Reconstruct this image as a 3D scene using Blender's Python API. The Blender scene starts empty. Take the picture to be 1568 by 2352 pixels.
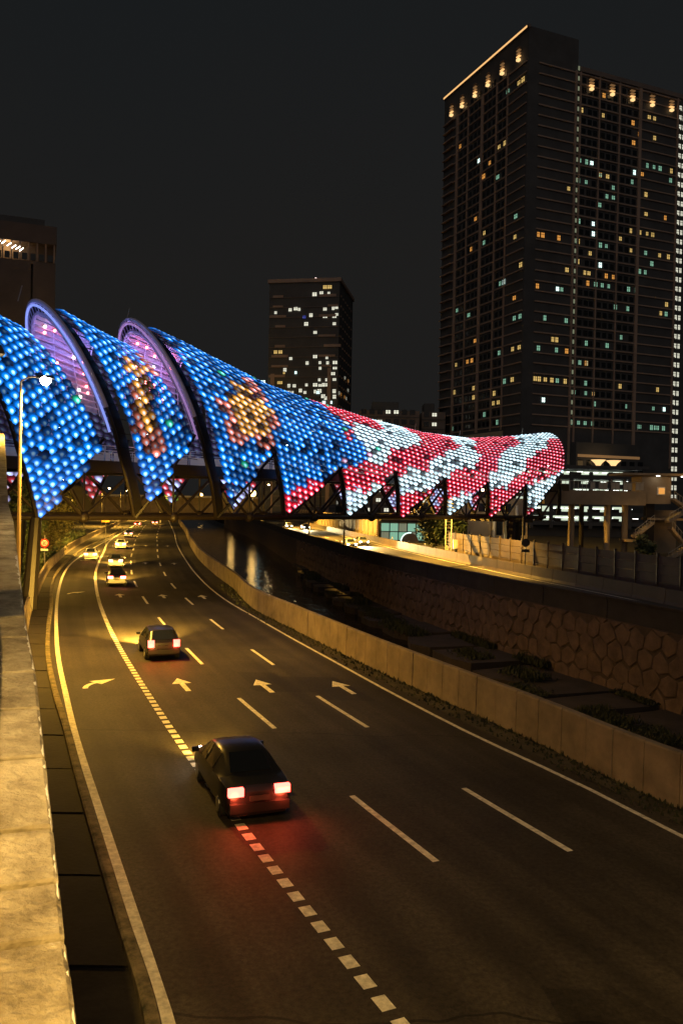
import bpy, bmesh, math, random
import numpy as np
from mathutils import Vector, Matrix

random.seed(7); RNG = np.random.default_rng(7)
scene = bpy.context.scene
COL = scene.collection
R_ = math.radians

# ------------------------------------------------------------------ camera
cd = bpy.data.cameras.new('camera'); cam = bpy.data.objects.new('camera', cd); COL.objects.link(cam)
scene.camera = cam
_p, _r = math.atan(24/1900), .018
_f = Vector((0, math.cos(_p), -math.sin(_p))); _u = Vector((0, math.sin(_p), math.cos(_p))); _x = Vector((1, 0, 0))
_R = _x*math.cos(_r) + _u*math.sin(_r); _U = _u*math.cos(_r) - _x*math.sin(_r)
cam.matrix_world = Matrix(((_R.x, _U.x, -_f.x, 0), (_R.y, _U.y, -_f.y, 0), (_R.z, _U.z, -_f.z, 8.0), (0, 0, 0, 1)))
cd.sensor_fit = 'VERTICAL'; cd.sensor_height = 36; cd.lens = 36*1900/2352
cd.clip_start = .1; cd.clip_end = 3000

# ------------------------------------------------------------------ night sky
W = bpy.data.worlds.new('World'); scene.world = W; W.use_nodes = True
nt = W.node_tree; nt.nodes.clear()
out = nt.nodes.new('ShaderNodeOutputWorld'); bg = nt.nodes.new('ShaderNodeBackground')
bg.inputs[1].default_value = .0118
_tc = nt.nodes.new('ShaderNodeTexCoord'); _sx = nt.nodes.new('ShaderNodeSeparateXYZ'); nt.links.new(_tc.outputs['Generated'], _sx.inputs[0])
_cn = nt.nodes.new('ShaderNodeTexNoise'); _cn.inputs['Scale'].default_value = 2.2; _cn.inputs['Detail'].default_value = 4; nt.links.new(_tc.outputs['Generated'], _cn.inputs['Vector'])
_ad = nt.nodes.new('ShaderNodeMath'); _ad.operation = 'MULTIPLY_ADD'; _ad.inputs[1].default_value = .30; nt.links.new(_cn.outputs[0], _ad.inputs[0]); nt.links.new(_sx.outputs['Z'], _ad.inputs[2])
_cr = nt.nodes.new('ShaderNodeValToRGB'); _e = _cr.color_ramp.elements      # city glow low down, blue-black higher up
_e[0].position = .42; _e[0].color = (1.04, 1.0, .96, 1); _e[1].position = .86; _e[1].color = (.70, .90, 1.04, 1)
nt.links.new(_ad.outputs[0], _cr.inputs[0]); nt.links.new(_cr.outputs[0], bg.inputs[0])
nt.links.new(bg.outputs[0], out.inputs[0])
sl = bpy.data.lights.new('city_glow_fill', 'SUN'); sl.energy = .22; sl.angle = R_(100); sl.color = (1, .86, .78)   # soft dim fill, added to lift the darks in place of city glow
so = bpy.data.objects.new('city_glow_fill', sl); COL.objects.link(so); so.rotation_euler = (R_(48), R_(-12), 0)
scene.view_settings.view_transform = 'Standard'; scene.view_settings.look = 'None'
scene.view_settings.exposure = 0; scene.view_settings.gamma = 1; scene.view_settings.use_curve_mapping = False
cy = scene.cycles
cy.max_bounces = 5; cy.diffuse_bounces = 2; cy.glossy_bounces = 3; cy.transmission_bounces = 4; cy.transparent_max_bounces = 6
cy.sample_clamp_indirect = 2.0; cy.sample_clamp_direct = 0; cy.use_denoising = True; cy.use_light_tree = True
cy.caustics_reflective = False; cy.caustics_refractive = False

# ------------------------------------------------------------------ materials
def mat(name, col=(.5, .5, .5), rough=.7, metal=0, noise=0, scale=4, bump=0, bscale=30, emit=None, es=0, stretch=None, col2=None, spec=.5, sampled=True):
    m = bpy.data.materials.new(name); m.use_nodes = True
    t = m.node_tree; b = t.nodes['Principled BSDF']; L = t.links
    b.inputs['Base Color'].default_value = (*col, 1); b.inputs['Roughness'].default_value = rough
    b.inputs['Metallic'].default_value = metal; b.inputs['Specular IOR Level'].default_value = spec
    if emit:
        b.inputs['Emission Color'].default_value = (*emit, 1); b.inputs['Emission Strength'].default_value = es
        if not sampled: m.cycles.emission_sampling = 'NONE'
    if noise or bump:
        tc = t.nodes.new('ShaderNodeTexCoord'); mp = t.nodes.new('ShaderNodeMapping')
        L.new(tc.outputs['Object'], mp.inputs[0])
        if stretch: mp.inputs['Scale'].default_value = stretch
    if noise:
        n1 = t.nodes.new('ShaderNodeTexNoise'); n1.inputs['Scale'].default_value = scale; n1.inputs['Detail'].default_value = 8; n1.inputs['Roughness'].default_value = .65
        L.new(mp.outputs[0], n1.inputs['Vector'])
        cr = t.nodes.new('ShaderNodeValToRGB'); cr.color_ramp.elements[0].position = .3; cr.color_ramp.elements[1].position = .7
        c2 = col2 or tuple(c*(1-noise) for c in col)
        cr.color_ramp.elements[0].color = (*c2, 1); cr.color_ramp.elements[1].color = (*[min(1, c*(1+noise*.5)) for c in col], 1)
        L.new(n1.outputs[0], cr.inputs[0]); L.new(cr.outputs[0], b.inputs['Base Color'])
    if bump:
        n2 = t.nodes.new('ShaderNodeTexNoise'); n2.inputs['Scale'].default_value = bscale; n2.inputs['Detail'].default_value = 4
        L.new(mp.outputs[0], n2.inputs['Vector'])
        bp = t.nodes.new('ShaderNodeBump'); bp.inputs['Strength'].default_value = bump; bp.inputs['Distance'].default_value = .05
        L.new(n2.outputs[0], bp.inputs['Height']); L.new(bp.outputs[0], b.inputs['Normal'])
    return m

M = {}
M['concrete'] = mat('concrete', (.36, .33, .28), .85, noise=.35, scale=1.3, bump=.25, bscale=22)
M['concrete_old'] = mat('old_concrete', (.26, .23, .19), .9, noise=.6, scale=.9, bump=.4, bscale=14)
M['cap'] = mat('weathered_cap_concrete', (.40, .36, .27), .8, noise=.75, scale=2.6, bump=.6, bscale=20, col2=(.12, .095, .06))
M['barrier'] = mat('barrier_concrete', (.25, .20, .15), .85, noise=.45, scale=.8, bump=.2, bscale=18)
M['kerb'] = mat('mossy_kerb', (.2, .16, .10), .9, noise=.8, scale=3, bump=.6, bscale=12, col2=(.02, .025, .012))
M['shoulder'] = mat('shoulder_slab', (.026, .021, .017), .9, noise=.6, scale=.5, bump=.3, bscale=9)
M['steel'] = mat('dark_steel', (.022, .019, .017), .5, .3, noise=.3, scale=3)
M['steel_brown'] = mat('brown_steel', (.022, .0155, .0115), .5, .2, noise=.3, scale=2)
M['pole'] = mat('galvanised_pole', (.32, .31, .29), .45, .6)
M['dark_pole'] = mat('painted_pole', (.05, .046, .042), .5, .3)
M['white_paint'] = mat('white_road_paint', (.78, .74, .64), .7, noise=.5, scale=5, bump=.1, bscale=60)
M['soil'] = mat('soil', (.05, .042, .03), .95, noise=.7, scale=.6, bump=.5, bscale=5)
M['bank'] = mat('river_bank', (.034, .025, .022), .95, noise=.6, scale=.7, bump=.5, bscale=6)
M['unlit_concrete'] = mat('unlit_concrete', (.035, .03, .027), .9, noise=.4, scale=1)  # concrete darkened to stand in for the parapet's unlit face
M['stone'] = mat('paving_stone', (.135, .088, .064), .85, noise=.55, scale=1.1, bump=.5, bscale=10)
M['mortar'] = mat('mortar', (.07, .048, .036), .95, noise=.3, scale=3)
M['noisewall'] = mat('noise_wall_panel', (.055, .036, .025), .7, noise=.4, scale=.7, bump=.15, bscale=14)
M['cream'] = mat('cream_render', (.5, .42, .30), .85, noise=.2, scale=.4)
M['beige'] = mat('beige_render', (.42, .32, .21), .8, noise=.2, scale=.5)
M['tower'] = mat('tower_render', (.24, .19, .165), .8, noise=.25, scale=.15)
M['tower_dark'] = mat('tower_dark', (.10, .10, .102), .7, noise=.3, scale=.2)
M['tower_band'] = mat('tower_band', (.48, .34, .26), .8, noise=.2, scale=.2)
M['glass_dark'] = mat('dark_glass', (.012, .015, .018), .12, spec=.6)
M['frame'] = mat('window_frame', (.05, .045, .04), .5)
M['lit_w'] = mat('lit_white_room', (.1, .1, .1), .5, emit=(.72, 1, .92), es=2.1, sampled=False)
M['lit_g'] = mat('lit_green_room', (.1, .1, .1), .5, emit=(.26, .55, .38), es=.8, sampled=False)
M['lit_y'] = mat('lit_yellow_room', (.1, .1, .1), .5, emit=(1, .66, .2), es=.72, sampled=False)
M['lit_o'] = mat('lit_orange_room', (.1, .1, .1), .5, emit=(1, .42, .08), es=.8, sampled=False)
M['lit_b'] = mat('lit_blue_room', (.1, .1, .1), .5, emit=(.1, .15, .9), es=.3, sampled=False)
M['lit_c'] = mat('lit_pale_room', (.1, .1, .1), .5, emit=(1, .98, .78), es=.9, sampled=False)
M['lit_s'] = mat('lit_stair', (.1, .1, .1), .5, emit=(.55, .6, .38), es=.3, sampled=False)
M['lit_deck'] = mat('parking_wall_glow', (.4, .4, .4), .6, emit=(.82, .95, .72), es=.8, sampled=False)
M['tube'] = mat('fluorescent_tube', (.8, .8, .8), .5, emit=(.95, 1, .9), es=4, sampled=False)
M['gold_strip'] = mat('roof_light_strip', (.3, .2, .1), .5, emit=(1, .55, .2), es=1.1, sampled=False)
M['gold_dim'] = mat('lit_louvre', (.3, .2, .1), .5, emit=(1, .52, .2), es=.16, sampled=False)
M['gold_lamp'] = mat('crown_lamp', (.3, .2, .1), .5, emit=(1, .62, .26), es=1.3, sampled=False)
M['lamp_white'] = mat('street_lamp_lens', (.9, .9, .9), .4, emit=(1, .9, .74), es=60, sampled=False)
M['lamp_gold'] = mat('sodium_lamp_lens', (.9, .8, .6), .4, emit=(1, .72, .34), es=60, sampled=False)
M['lamp_gold_far'] = mat('far_lamp_lens', (.9, .8, .6), .4, emit=(1, .58, .16), es=14, sampled=False)
M['lamp_white_far'] = mat('white_lamp_lens', (.9, .9, .9), .4, emit=(1, .97, .85), es=8, sampled=False)
M['red_beacon'] = mat('red_beacon', (.3, .1, .1), .4, emit=(1, .75, .7), es=3, sampled=False)
M['leaf'] = mat('leaf', (.055, .08, .028), .6, noise=.6, scale=.8)
M['leaf_dark'] = mat('dark_leaf', (.022, .028, .012), .7, noise=.6, scale=.8)
M['left_tower'] = mat('left_tower_render', (.16, .125, .11), .85, noise=.25, scale=.15)
M['leaf2'] = mat('leaf_lamplit', (.11, .10, .03), .6, noise=.5, scale=.8)  # yellow lamplight on the leaves is put into their colour
M['trunk'] = mat('bark', (.09, .065, .045), .9, noise=.5, scale=3, bump=.5, bscale=9)
M['white'] = mat('white_enamel', (.78, .78, .76), .5)
M['red'] = mat('red_enamel', (.55, .04, .03), .5)
M['amber'] = mat('amber_sign', (.75, .42, .05), .5)
M['green'] = mat('green_sign', (.02, .25, .12), .5)
M['black'] = mat('black_paint', (.02, .02, .02), .5)
M['tyre'] = mat('tyre_rubber', (.02, .02, .02), .85)
M['rim'] = mat('alloy', (.4, .4, .4), .3, .9)
M['carglass'] = mat('car_glass', (.01, .012, .015), .06, spec=.7)
M['tail'] = mat('tail_lamp', (.4, .02, .02), .3, emit=(1, .07, .05), es=11)
M['tail_far'] = mat('far_tail_lamp', (.4, .02, .02), .3, emit=(1, .16, .13), es=16)
M['turn'] = mat('amber_signal', (.5, .2, .02), .3, emit=(1, .34, .06), es=12)
M['head'] = mat('head_lamp', (.9, .9, .9), .2, emit=(1, .95, .8), es=60)
M['plate'] = mat('number_plate', (.02, .02, .02), .5)
M['handrail'] = mat('handrail_metal', (.5, .47, .42), .35, .6)
M['deck'] = mat('deck_boards', (.38, .33, .27), .7, noise=.2, scale=2)
M['glasspanel'] = mat('balustrade_glass', (.55, .5, .42), .35)
M['skin'] = mat('skin', (.38, .24, .17), .6)
M['shirt_w'] = mat('white_shirt', (.75, .72, .68), .8)
M['shirt_d'] = mat('dark_shirt', (.06, .06, .08), .8)
M['trouser'] = mat('dark_trousers', (.035, .035, .045), .8)
M['hair'] = mat('dark_hair', (.015, .012, .01), .6)
M['lilac'] = mat('lilac_lining', (.62, .55, .78), .6)
M['lilac_dark'] = mat('lilac_panel', (.48, .42, .62), .5, noise=.5, scale=1.5)
M['brick_lit'] = mat('golden_wall', (.2, .15, .09), .85, noise=.3, scale=.8)

# asphalt: dark base, wheel polish, patches, fine aggregate
def asphalt():
    m = mat('asphalt', (.055, .048, .04), .7, spec=.22)
    t = m.node_tree; b = t.nodes['Principled BSDF']; L = t.links
    tc = t.nodes.new('ShaderNodeTexCoord'); uvn = t.nodes.new('ShaderNodeUVMap')
    def nz(s, d, r=.6):
        n = t.nodes.new('ShaderNodeTexNoise'); n.inputs['Scale'].default_value = s; n.inputs['Detail'].default_value = d; n.inputs['Roughness'].default_value = r
        L.new(tc.outputs['Object'], n.inputs['Vector']); return n
    a, f, g = nz(.16, 6), nz(9, 3, .8), nz(1.1, 5)
    c1 = t.nodes.new('ShaderNodeValToRGB'); e = c1.color_ramp.elements
    e[0].position = .32; e[0].color = (.026, .022, .018, 1); e[1].position = .72; e[1].color = (.064, .055, .045, 1)
    L.new(a.outputs[0], c1.inputs[0])
    c2 = t.nodes.new('ShaderNodeValToRGB'); e = c2.color_ramp.elements
    e[0].position = .3; e[0].color = (.5, .5, .5, 1); e[1].position = .75; e[1].color = (1.5, 1.5, 1.5, 1)
    L.new(f.outputs[0], c2.inputs[0])
    c3 = t.nodes.new('ShaderNodeValToRGB'); e = c3.color_ramp.elements
    e[0].position = .25; e[0].color = (.55, .55, .55, 1); e[1].position = .42; e[1].color = (1, 1, 1, 1)
    L.new(g.outputs[0], c3.inputs[0])
    m1 = t.nodes.new('ShaderNodeMixRGB'); m1.blend_type = 'MULTIPLY'; m1.inputs[0].default_value = 1
    L.new(c1.outputs[0], m1.inputs[1]); L.new(c2.outputs[0], m1.inputs[2])
    m2 = t.nodes.new('ShaderNodeMixRGB'); m2.blend_type = 'MULTIPLY'; m2.inputs[0].default_value = .8
    L.new(m1.outputs[0], m2.inputs[1]); L.new(c3.outputs[0], m2.inputs[2])
    # wear along the lanes: tyre tracks, oil line, long streaks, cross joints, square patches (uv = metres across, metres along)
    sp_ = t.nodes.new('ShaderNodeSeparateXYZ'); L.new(uvn.outputs[0], sp_.inputs[0])
    def mth(op, a_, b_=None, c_=None):
        n = t.nodes.new('ShaderNodeMath'); n.operation = op
        for i, q in enumerate((a_, b_, c_)):
            if q is None: continue
            if isinstance(q, (int, float)): n.inputs[i].default_value = q
            else: L.new(q, n.inputs[i])
        return n.outputs[0]
    tr = mth('COSINE', mth('MULTIPLY', sp_.outputs['X'], 2*math.pi/1.63))
    mpp = t.nodes.new('ShaderNodeMapping'); mpp.inputs['Scale'].default_value = (1.6, .045, 1); L.new(uvn.outputs[0], mpp.inputs[0])
    sn = t.nodes.new('ShaderNodeTexNoise'); sn.inputs['Scale'].default_value = 1; sn.inputs['Detail'].default_value = 6; L.new(mpp.outputs[0], sn.inputs['Vector'])
    mp2 = t.nodes.new('ShaderNodeMapping'); mp2.inputs['Scale'].default_value = (.31, .085, 1); L.new(uvn.outputs[0], mp2.inputs[0])
    vo = t.nodes.new('ShaderNodeTexVoronoi'); vo.distance = 'CHEBYCHEV'; vo.inputs['Scale'].default_value = 1; L.new(mp2.outputs[0], vo.inputs['Vector'])
    wob = t.nodes.new('ShaderNodeTexNoise'); wob.inputs['Scale'].default_value = .5; L.new(tc.outputs['Object'], wob.inputs['Vector'])
    jt = mth('PINGPONG', mth('ADD', sp_.outputs['Y'], mth('MULTIPLY', wob.outputs[0], 1.2)), 8.5)
    jl = mth('LESS_THAN', jt, .035)
    vs_ = t.nodes.new('ShaderNodeSeparateColor'); L.new(vo.outputs['Color'], vs_.inputs[0])
    k1 = mth('MULTIPLY_ADD', tr, .09, 1.0); k2 = mth('MULTIPLY_ADD', sn.outputs[0], 1.5, .25); k3 = mth('MULTIPLY_ADD', mth('GREATER_THAN', vs_.outputs[0], .78), -.34, 1.0); k4 = mth('MULTIPLY_ADD', jl, -.55, 1.0)
    kk = mth('MULTIPLY', mth('MULTIPLY', k1, k2), mth('MULTIPLY', k3, k4))
    sc_ = t.nodes.new('ShaderNodeVectorMath'); sc_.operation = 'SCALE'; L.new(m2.outputs[0], sc_.inputs[0]); L.new(kk, sc_.inputs['Scale']); L.new(sc_.outputs[0], b.inputs['Base Color'])
    bp = t.nodes.new('ShaderNodeBump'); bp.inputs['Strength'].default_value = .35; bp.inputs['Distance'].default_value = .01
    n4 = nz(45, 2); L.new(n4.outputs[0], bp.inputs['Height']); L.new(bp.outputs[0], b.inputs['Normal'])
    return m
M['asphalt'] = asphalt()

def water():
    m = mat('river_water', (.006, .008, .009), .07, spec=.6)
    t = m.node_tree; b = t.nodes['Principled BSDF']; L = t.links
    tc = t.nodes.new('ShaderNodeTexCoord'); n = t.nodes.new('ShaderNodeTexNoise'); n.inputs['Scale'].default_value = .9; n.inputs['Detail'].default_value = 3
    L.new(tc.outputs['Object'], n.inputs['Vector'])
    bp = t.nodes.new('ShaderNodeBump'); bp.inputs['Strength'].default_value = .55; bp.inputs['Distance'].default_value = .12
    L.new(n.outputs[0], bp.inputs['Height']); L.new(bp.outputs[0], b.inputs['Normal'])
    return m
M['water'] = water()

def led(name, mode):
    """LED-backlit glazing scale: a hot spot low in the middle, fading to the rim, is painted into the emission."""
    m = bpy.data.materials.new(name); m.use_nodes = True
    t = m.node_tree; b = t.nodes['Principled BSDF']; L = t.links
    b.inputs['Base Color'].default_value = (.02, .02, .03, 1); b.inputs['Roughness'].default_value = .35; b.inputs['Specular IOR Level'].default_value = .2
    if mode == 'obj':
        c = t.nodes.new('ShaderNodeObjectInfo'); co = c.outputs['Color']; al = c.outputs['Alpha']
    else:
        c = t.nodes.new('ShaderNodeAttribute'); c.attribute_name = 'tint'; co = c.outputs['Color']; al = c.outputs['Alpha']
    uv = t.nodes.new('ShaderNodeUVMap')
    ln = t.nodes.new('ShaderNodeVectorMath'); ln.operation = 'LENGTH'; L.new(uv.outputs[0], ln.inputs[0])
    core = t.nodes.new('ShaderNodeMapRange'); core.inputs['From Min'].default_value = .44; core.inputs['From Max'].default_value = .05
    core.interpolation_type = 'SMOOTHSTEP'; L.new(ln.outputs['Value'], core.inputs['Value'])
    fall = t.nodes.new('ShaderNodeMapRange'); fall.inputs['From Min'].default_value = 1.0; fall.inputs['From Max'].default_value = .12
    fall.inputs['To Min'].default_value = .22; fall.inputs['To Max'].default_value = 1.75; fall.interpolation_type = 'SMOOTHSTEP'
    L.new(ln.outputs['Value'], fall.inputs['Value'])
    mx = t.nodes.new('ShaderNodeMixRGB'); L.new(co, mx.inputs[1]); mx.inputs[2].default_value = (.50, .90, 1.15, 1)
    cm = t.nodes.new('ShaderNodeMath'); cm.operation = 'MULTIPLY'; cm.inputs[1].default_value = .78; L.new(core.outputs[0], cm.inputs[0]); L.new(cm.outputs[0], mx.inputs[0])
    st = t.nodes.new('ShaderNodeMath'); st.operation = 'MULTIPLY'; L.new(fall.outputs[0], st.inputs[0]); L.new(al, st.inputs[1])
    L.new(mx.outputs[0], b.inputs['Emission Color']); L.new(st.outputs[0], b.inputs['Emission Strength'])
    return m
M['led_obj'] = led('led_scale', 'obj'); M['led_att'] = led('led_scale_field', 'att')

# ------------------------------------------------------------------ mesh helpers
class MB:
    def __init__(s): s.v = []; s.f = []
    def add(s, vs, fs):
        o = len(s.v); s.v += [tuple(map(float, q)) for q in vs]; s.f += [tuple(o+i for i in f) for f in fs]; return s
    def box(s, c, d, rz=0, taper=1):
        x, y, z = c; a, b, h = d[0]/2, d[1]/2, d[2]/2; ca, sa = math.cos(rz), math.sin(rz); vs = []
        for k, tp in ((-1, 1), (1, taper)):
            for i, j in ((-1, -1), (1, -1), (1, 1), (-1, 1)):
                px, py = i*a*tp, j*b*tp; vs.append((x+px*ca-py*sa, y+px*sa+py*ca, z+k*h))
        return s.add(vs, [(3, 2, 1, 0), (4, 5, 6, 7), (0, 1, 5, 4), (1, 2, 6, 5), (2, 3, 7, 6), (3, 0, 4, 7)])
    def tube(s, pts, r, n=8, cap=True):
        P = [Vector(q) for q in pts]; rs = r if isinstance(r, (list, tuple)) else [r]*len(P); vs = []
        for i, q in enumerate(P):
            t = (P[min(i+1, len(P)-1)]-P[max(i-1, 0)]).normalized()
            a = t.cross(Vector((0, 0, 1)));
            if a.length < .05: a = t.cross(Vector((1, 0, 0)))
            a.normalize(); b = a.cross(t)
            for k in range(n):
                an = 2*math.pi*(k+.5)/n; vs.append(q+a*math.cos(an)*rs[i]+b*math.sin(an)*rs[i])
        fs = [(i*n+k, i*n+(k+1) % n, (i+1)*n+(k+1) % n, (i+1)*n+k) for i in range(len(P)-1) for k in range(n)]
        if cap: fs += [tuple(range(n-1, -1, -1)), tuple((len(P)-1)*n+k for k in range(n))]
        return s.add(vs, fs)
    def beam(s, a, b, w, h):
        a, b = Vector(a), Vector(b); t = (b-a).normalized(); x = t.cross(Vector((0, 0, 1)))
        if x.length < .05: x = Vector((1, 0, 0))
        x.normalize(); y = x.cross(t); vs = []
        for q in (a, b):
            for i, j in ((-1, -1), (1, -1), (1, 1), (-1, 1)): vs.append(q+x*i*w/2+y*j*h/2)
        return s.add(vs, [(3, 2, 1, 0), (4, 5, 6, 7), (0, 1, 5, 4), (1, 2, 6, 5), (2, 3, 7, 6), (3, 0, 4, 7)])
    def strip(s, L, Rr):
        n = len(L); return s.add(list(L)+list(Rr), [(i, n+i, n+i+1, i+1) for i in range(n-1)])
    def sweep(s, path, section, up=(0, 0, 1)):
        """section (offset right, height) swept along path of (x,y,z)"""
        P = [Vector(q) for q in path]; n = len(section); vs = []
        for i, q in enumerate(P):
            t = P[min(i+1, len(P)-1)]-P[max(i-1, 0)]; t.z = 0; t.normalize(); rgt = Vector((t.y, -t.x, 0))
            for o, h in section: vs.append(q+rgt*o+Vector((0, 0, h)))
        fs = [(i*n+k, i*n+(k+1) % n, (i+1)*n+(k+1) % n, (i+1)*n+k) for i in range(len(P)-1) for k in range(n)]
        fs += [tuple(range(n-1, -1, -1)), tuple((len(P)-1)*n+k for k in range(n))]
        return s.add(vs, fs)
    def disc(s, c, nrm, r, n=16, th=.02):
        c = Vector(c); nrm = Vector(nrm).normalized(); return s.tube([c-nrm*th/2, c+nrm*th/2], r, n)
    def mesh(s, name, m=None, smooth=False):
        me = bpy.data.meshes.new(name); me.from_pydata(s.v, [], s.f); me.update()
        if m is not None: me.materials.append(M[m] if isinstance(m, str) else m)
        if smooth: me.polygons.foreach_set('use_smooth', [True]*len(me.polygons))
        return me
    def build(s, name, m, parent=None, smooth=False, loc=None):
        o = bpy.data.objects.new(name, s.mesh(name, m, smooth)); COL.objects.link(o)
        if parent is not None: o.parent = parent; 
        if loc is not None: o.location = loc
        return o
def inst(name, me, parent, mw=None, loc=None, rz=0):
    o = bpy.data.objects.new(name, me); COL.objects.link(o)
    if parent is not None: o.parent = parent
    if mw is not None: o.matrix_local = mw
    if loc is not None: o.location = loc; o.rotation_euler = (0, 0, rz)
    return o
def tag(o, label=None, cat=None, group=None, kind=None):
    for k, v in (('label', label), ('category', cat), ('group', group), ('kind', kind)):
        if v: o[k] = v
    return o
def thing(name, label, cat, loc=(0, 0, 0), rz=0, group=None):
    o = bpy.data.objects.new(name, None); COL.objects.link(o); o.location = loc; o.rotation_euler = (0, 0, rz); o.empty_display_size = .1
    return tag(o, label, cat, group)
def copy_tree(o, parent=None):
    c = o.copy(); COL.objects.link(c); c.parent = parent
    for ch in list(o.children): copy_tree(ch, c)
    return c
def light(name, kind, loc, energy, color, parent=None, radius=.15, spot=None, aim=None, blend=.6):
    l = bpy.data.lights.new(name, kind); l.energy = energy; l.color = color; l.shadow_soft_size = radius
    if kind == 'SPOT': l.spot_size = R_(spot); l.spot_blend = blend
    o = bpy.data.objects.new(name, l); COL.objects.link(o); o.parent = parent; o.location = loc
    if aim is not None: o.rotation_euler = Vector(aim).to_track_quat('-Z', 'Y').to_euler()
    return o
def interp(pts):
    """smooth x(y) through control points (monotone-ish cubic)"""
    pts = sorted(pts, key=lambda q: q[1]); X = np.array([q[0] for q in pts], float); Y = np.array([q[1] for q in pts], float)
    h = np.diff(Y); d = np.diff(X)/h; m = np.empty_like(X); m[0] = d[0]; m[-1] = d[-1]
    m[1:-1] = (d[:-1]*h[1:]+d[1:]*h[:-1])/(h[1:]+h[:-1])
    def f(y):
        if y <= Y[0]: return float(X[0]+m[0]*(y-Y[0]))
        if y >= Y[-1]: return float(X[-1]+m[-1]*(y-Y[-1]))
        i = int(np.searchsorted(Y, y)-1); t = (y-Y[i])/h[i]
        return float((2*t**3-3*t**2+1)*X[i]+(t**3-2*t**2+t)*h[i]*m[i]+(-2*t**3+3*t**2)*X[i+1]+(t**3-t**2)*h[i]*m[i+1])
    return f
def ys(a, b, n=60, near=20):
    s = np.linspace(math.log(a+near+30), math.log(b+near+30), n); return [math.exp(q)-near-30 for q in s]
def line(f, y, z=0, off=0):
    """point at lateral offset (to the right of travel) from curve f at y"""
    d = (f(y+.05)-f(y-.05))/.1; l = math.hypot(d, 1); return (f(y)+off/l, y-off*d/l, z)
def wpart(mb, name, m, parent, smooth=False):          # part given in world coordinates
    o = mb.build(name, m, parent, smooth); o.location = -Vector(parent.location); return o

# ------------------------------------------------------------------ curves in plan (x as a function of y)
edgeL = interp([(-1.2, 9), (-2.49, 12.5), (-3.73, 15.49), (-5.74, 20.32), (-8.75, 27.59), (-11.07, 33.54), (-13.44, 39.71), (-17.32, 50.57), (-20.53, 59.96), (-24.2, 71.21), (-27.9, 83.2), (-31.35, 95.6), (-36.1, 116.75), (-40, 136), (-46.0, 168.56), (-52.6, 202), (-60.59, 243.39), (-70.5, 300)])
exitl = interp([(2.9, 9), (.99, 12.72), (-.02, 14.92), (-1.99, 19.39), (-3.18, 22.22), (-5.31, 27.42), (-8.37, 35.25), (-10.57, 41.01), (-14.05, 50.55), (-18.03, 62.13), (-22.7, 76.83), (-25.79, 87.17), (-29.06, 99.27), (-34.9, 122), (-40.1, 142), (-45.6, 166.3)])
lane1 = interp([(6.3, 9), (2.25, 18.36), (.42, 22.4), (-2.2, 28.9), (-4, 33.25), (-6.59, 39.95), (-10.61, 51.04), (-14.5, 62.45), (-18.27, 74.38), (-21.76, 86.41), (-24.97, 98.63), (-28.3, 111.75), (-31.5, 125.44), (-34.7, 139), (-40, 161.59), (-47.8, 198), (-57.4, 243), (-68, 300)])
lane2 = interp([(9.9, 9), (5.43, 19.04), (3.57, 23.16), (1.06, 29.26), (-.86, 33.86), (-3.16, 40.09), (-7.15, 50.86), (-11.0, 62.2), (-14.6, 73.45), (-17.95, 85.18), (-21.2, 97.63), (-24.45, 110.95), (-28.03, 126.49), (-31.4, 141.66), (-37.7, 169.47), (-44.2, 200), (-53, 243), (-65, 300)])
edgeR = interp([(13.3, 9), (8.43, 19.98), (7.0, 23.57), (4.74, 28.44), (2.54, 33.87), (-.28, 41.37), (-2.86, 48.28), (-5.72, 56.24), (-8.68, 64.5), (-11.5, 73.69), (-15.3, 87.83), (-20.4, 108.78), (-27.2, 138.18), (-38.2, 189.73), (-50.4, 245), (-62.5, 300)])
barR = interp([(23, -20), (16.6, 3), (13.6, 10.5), (9.6, 20.8), (8.46, 23.29), (6.91, 27.31), (4.72, 32.42), (2.27, 38.2), (-1.04, 46.62), (-3.01, 51.78), (-5.74, 58.96), (-9.8, 75.0), (-13.4, 88.21), (-18.35, 107.75), (-23.3, 129.99), (-35.5, 189), (-47.6, 245), (-59.5, 300)])
barL = interp([(-9.5, 14), (-11.2, 24), (-14.2, 36), (-18.2, 47.5), (-22.37, 59.7), (-24.96, 67.92), (-28.7, 79.74), (-32.1, 91.1), (-35.9, 105.44), (-39.75, 120.46), (-43.7, 137.65), (-49.5, 164.79), (-56.2, 197), (-65.3, 241.27), (-76.5, 300)])
kerbL = interp([(-1.7, 9), (-2.72, 12.49), (-3.98, 15.48), (-5.95, 20.17), (-7.4, 23.66), (-8.98, 27.56), (-11.43, 33.4), (-13.9, 39.67), (-17.75, 50.52), (-21.1, 60.5), (-25.0, 71.8), (-28.9, 84.17), (-32.4, 96.9), (-37.2, 116.75), (-41.2, 136), (-47.1, 168.56), (-53.8, 202), (-61.8, 243.39), (-71.8, 300)])
wallS = interp([(37, -20), (30.5, 0), (24, 20), (17.45, 42), (14.5, 50.5), (12.0, 57), (9.36, 65.6), (6.15, 76.5), (1.4, 95.3), (-3.6, 120), (-8, 142), (-23.2, 225), (-40, 300)])
farR = interp([(45, -10), (28.5, 38), (21.9, 65), (17.6, 81.7), (12.3, 106), (6.6, 136), (1.5, 165), (-11, 232), (-26, 300)])

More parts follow.
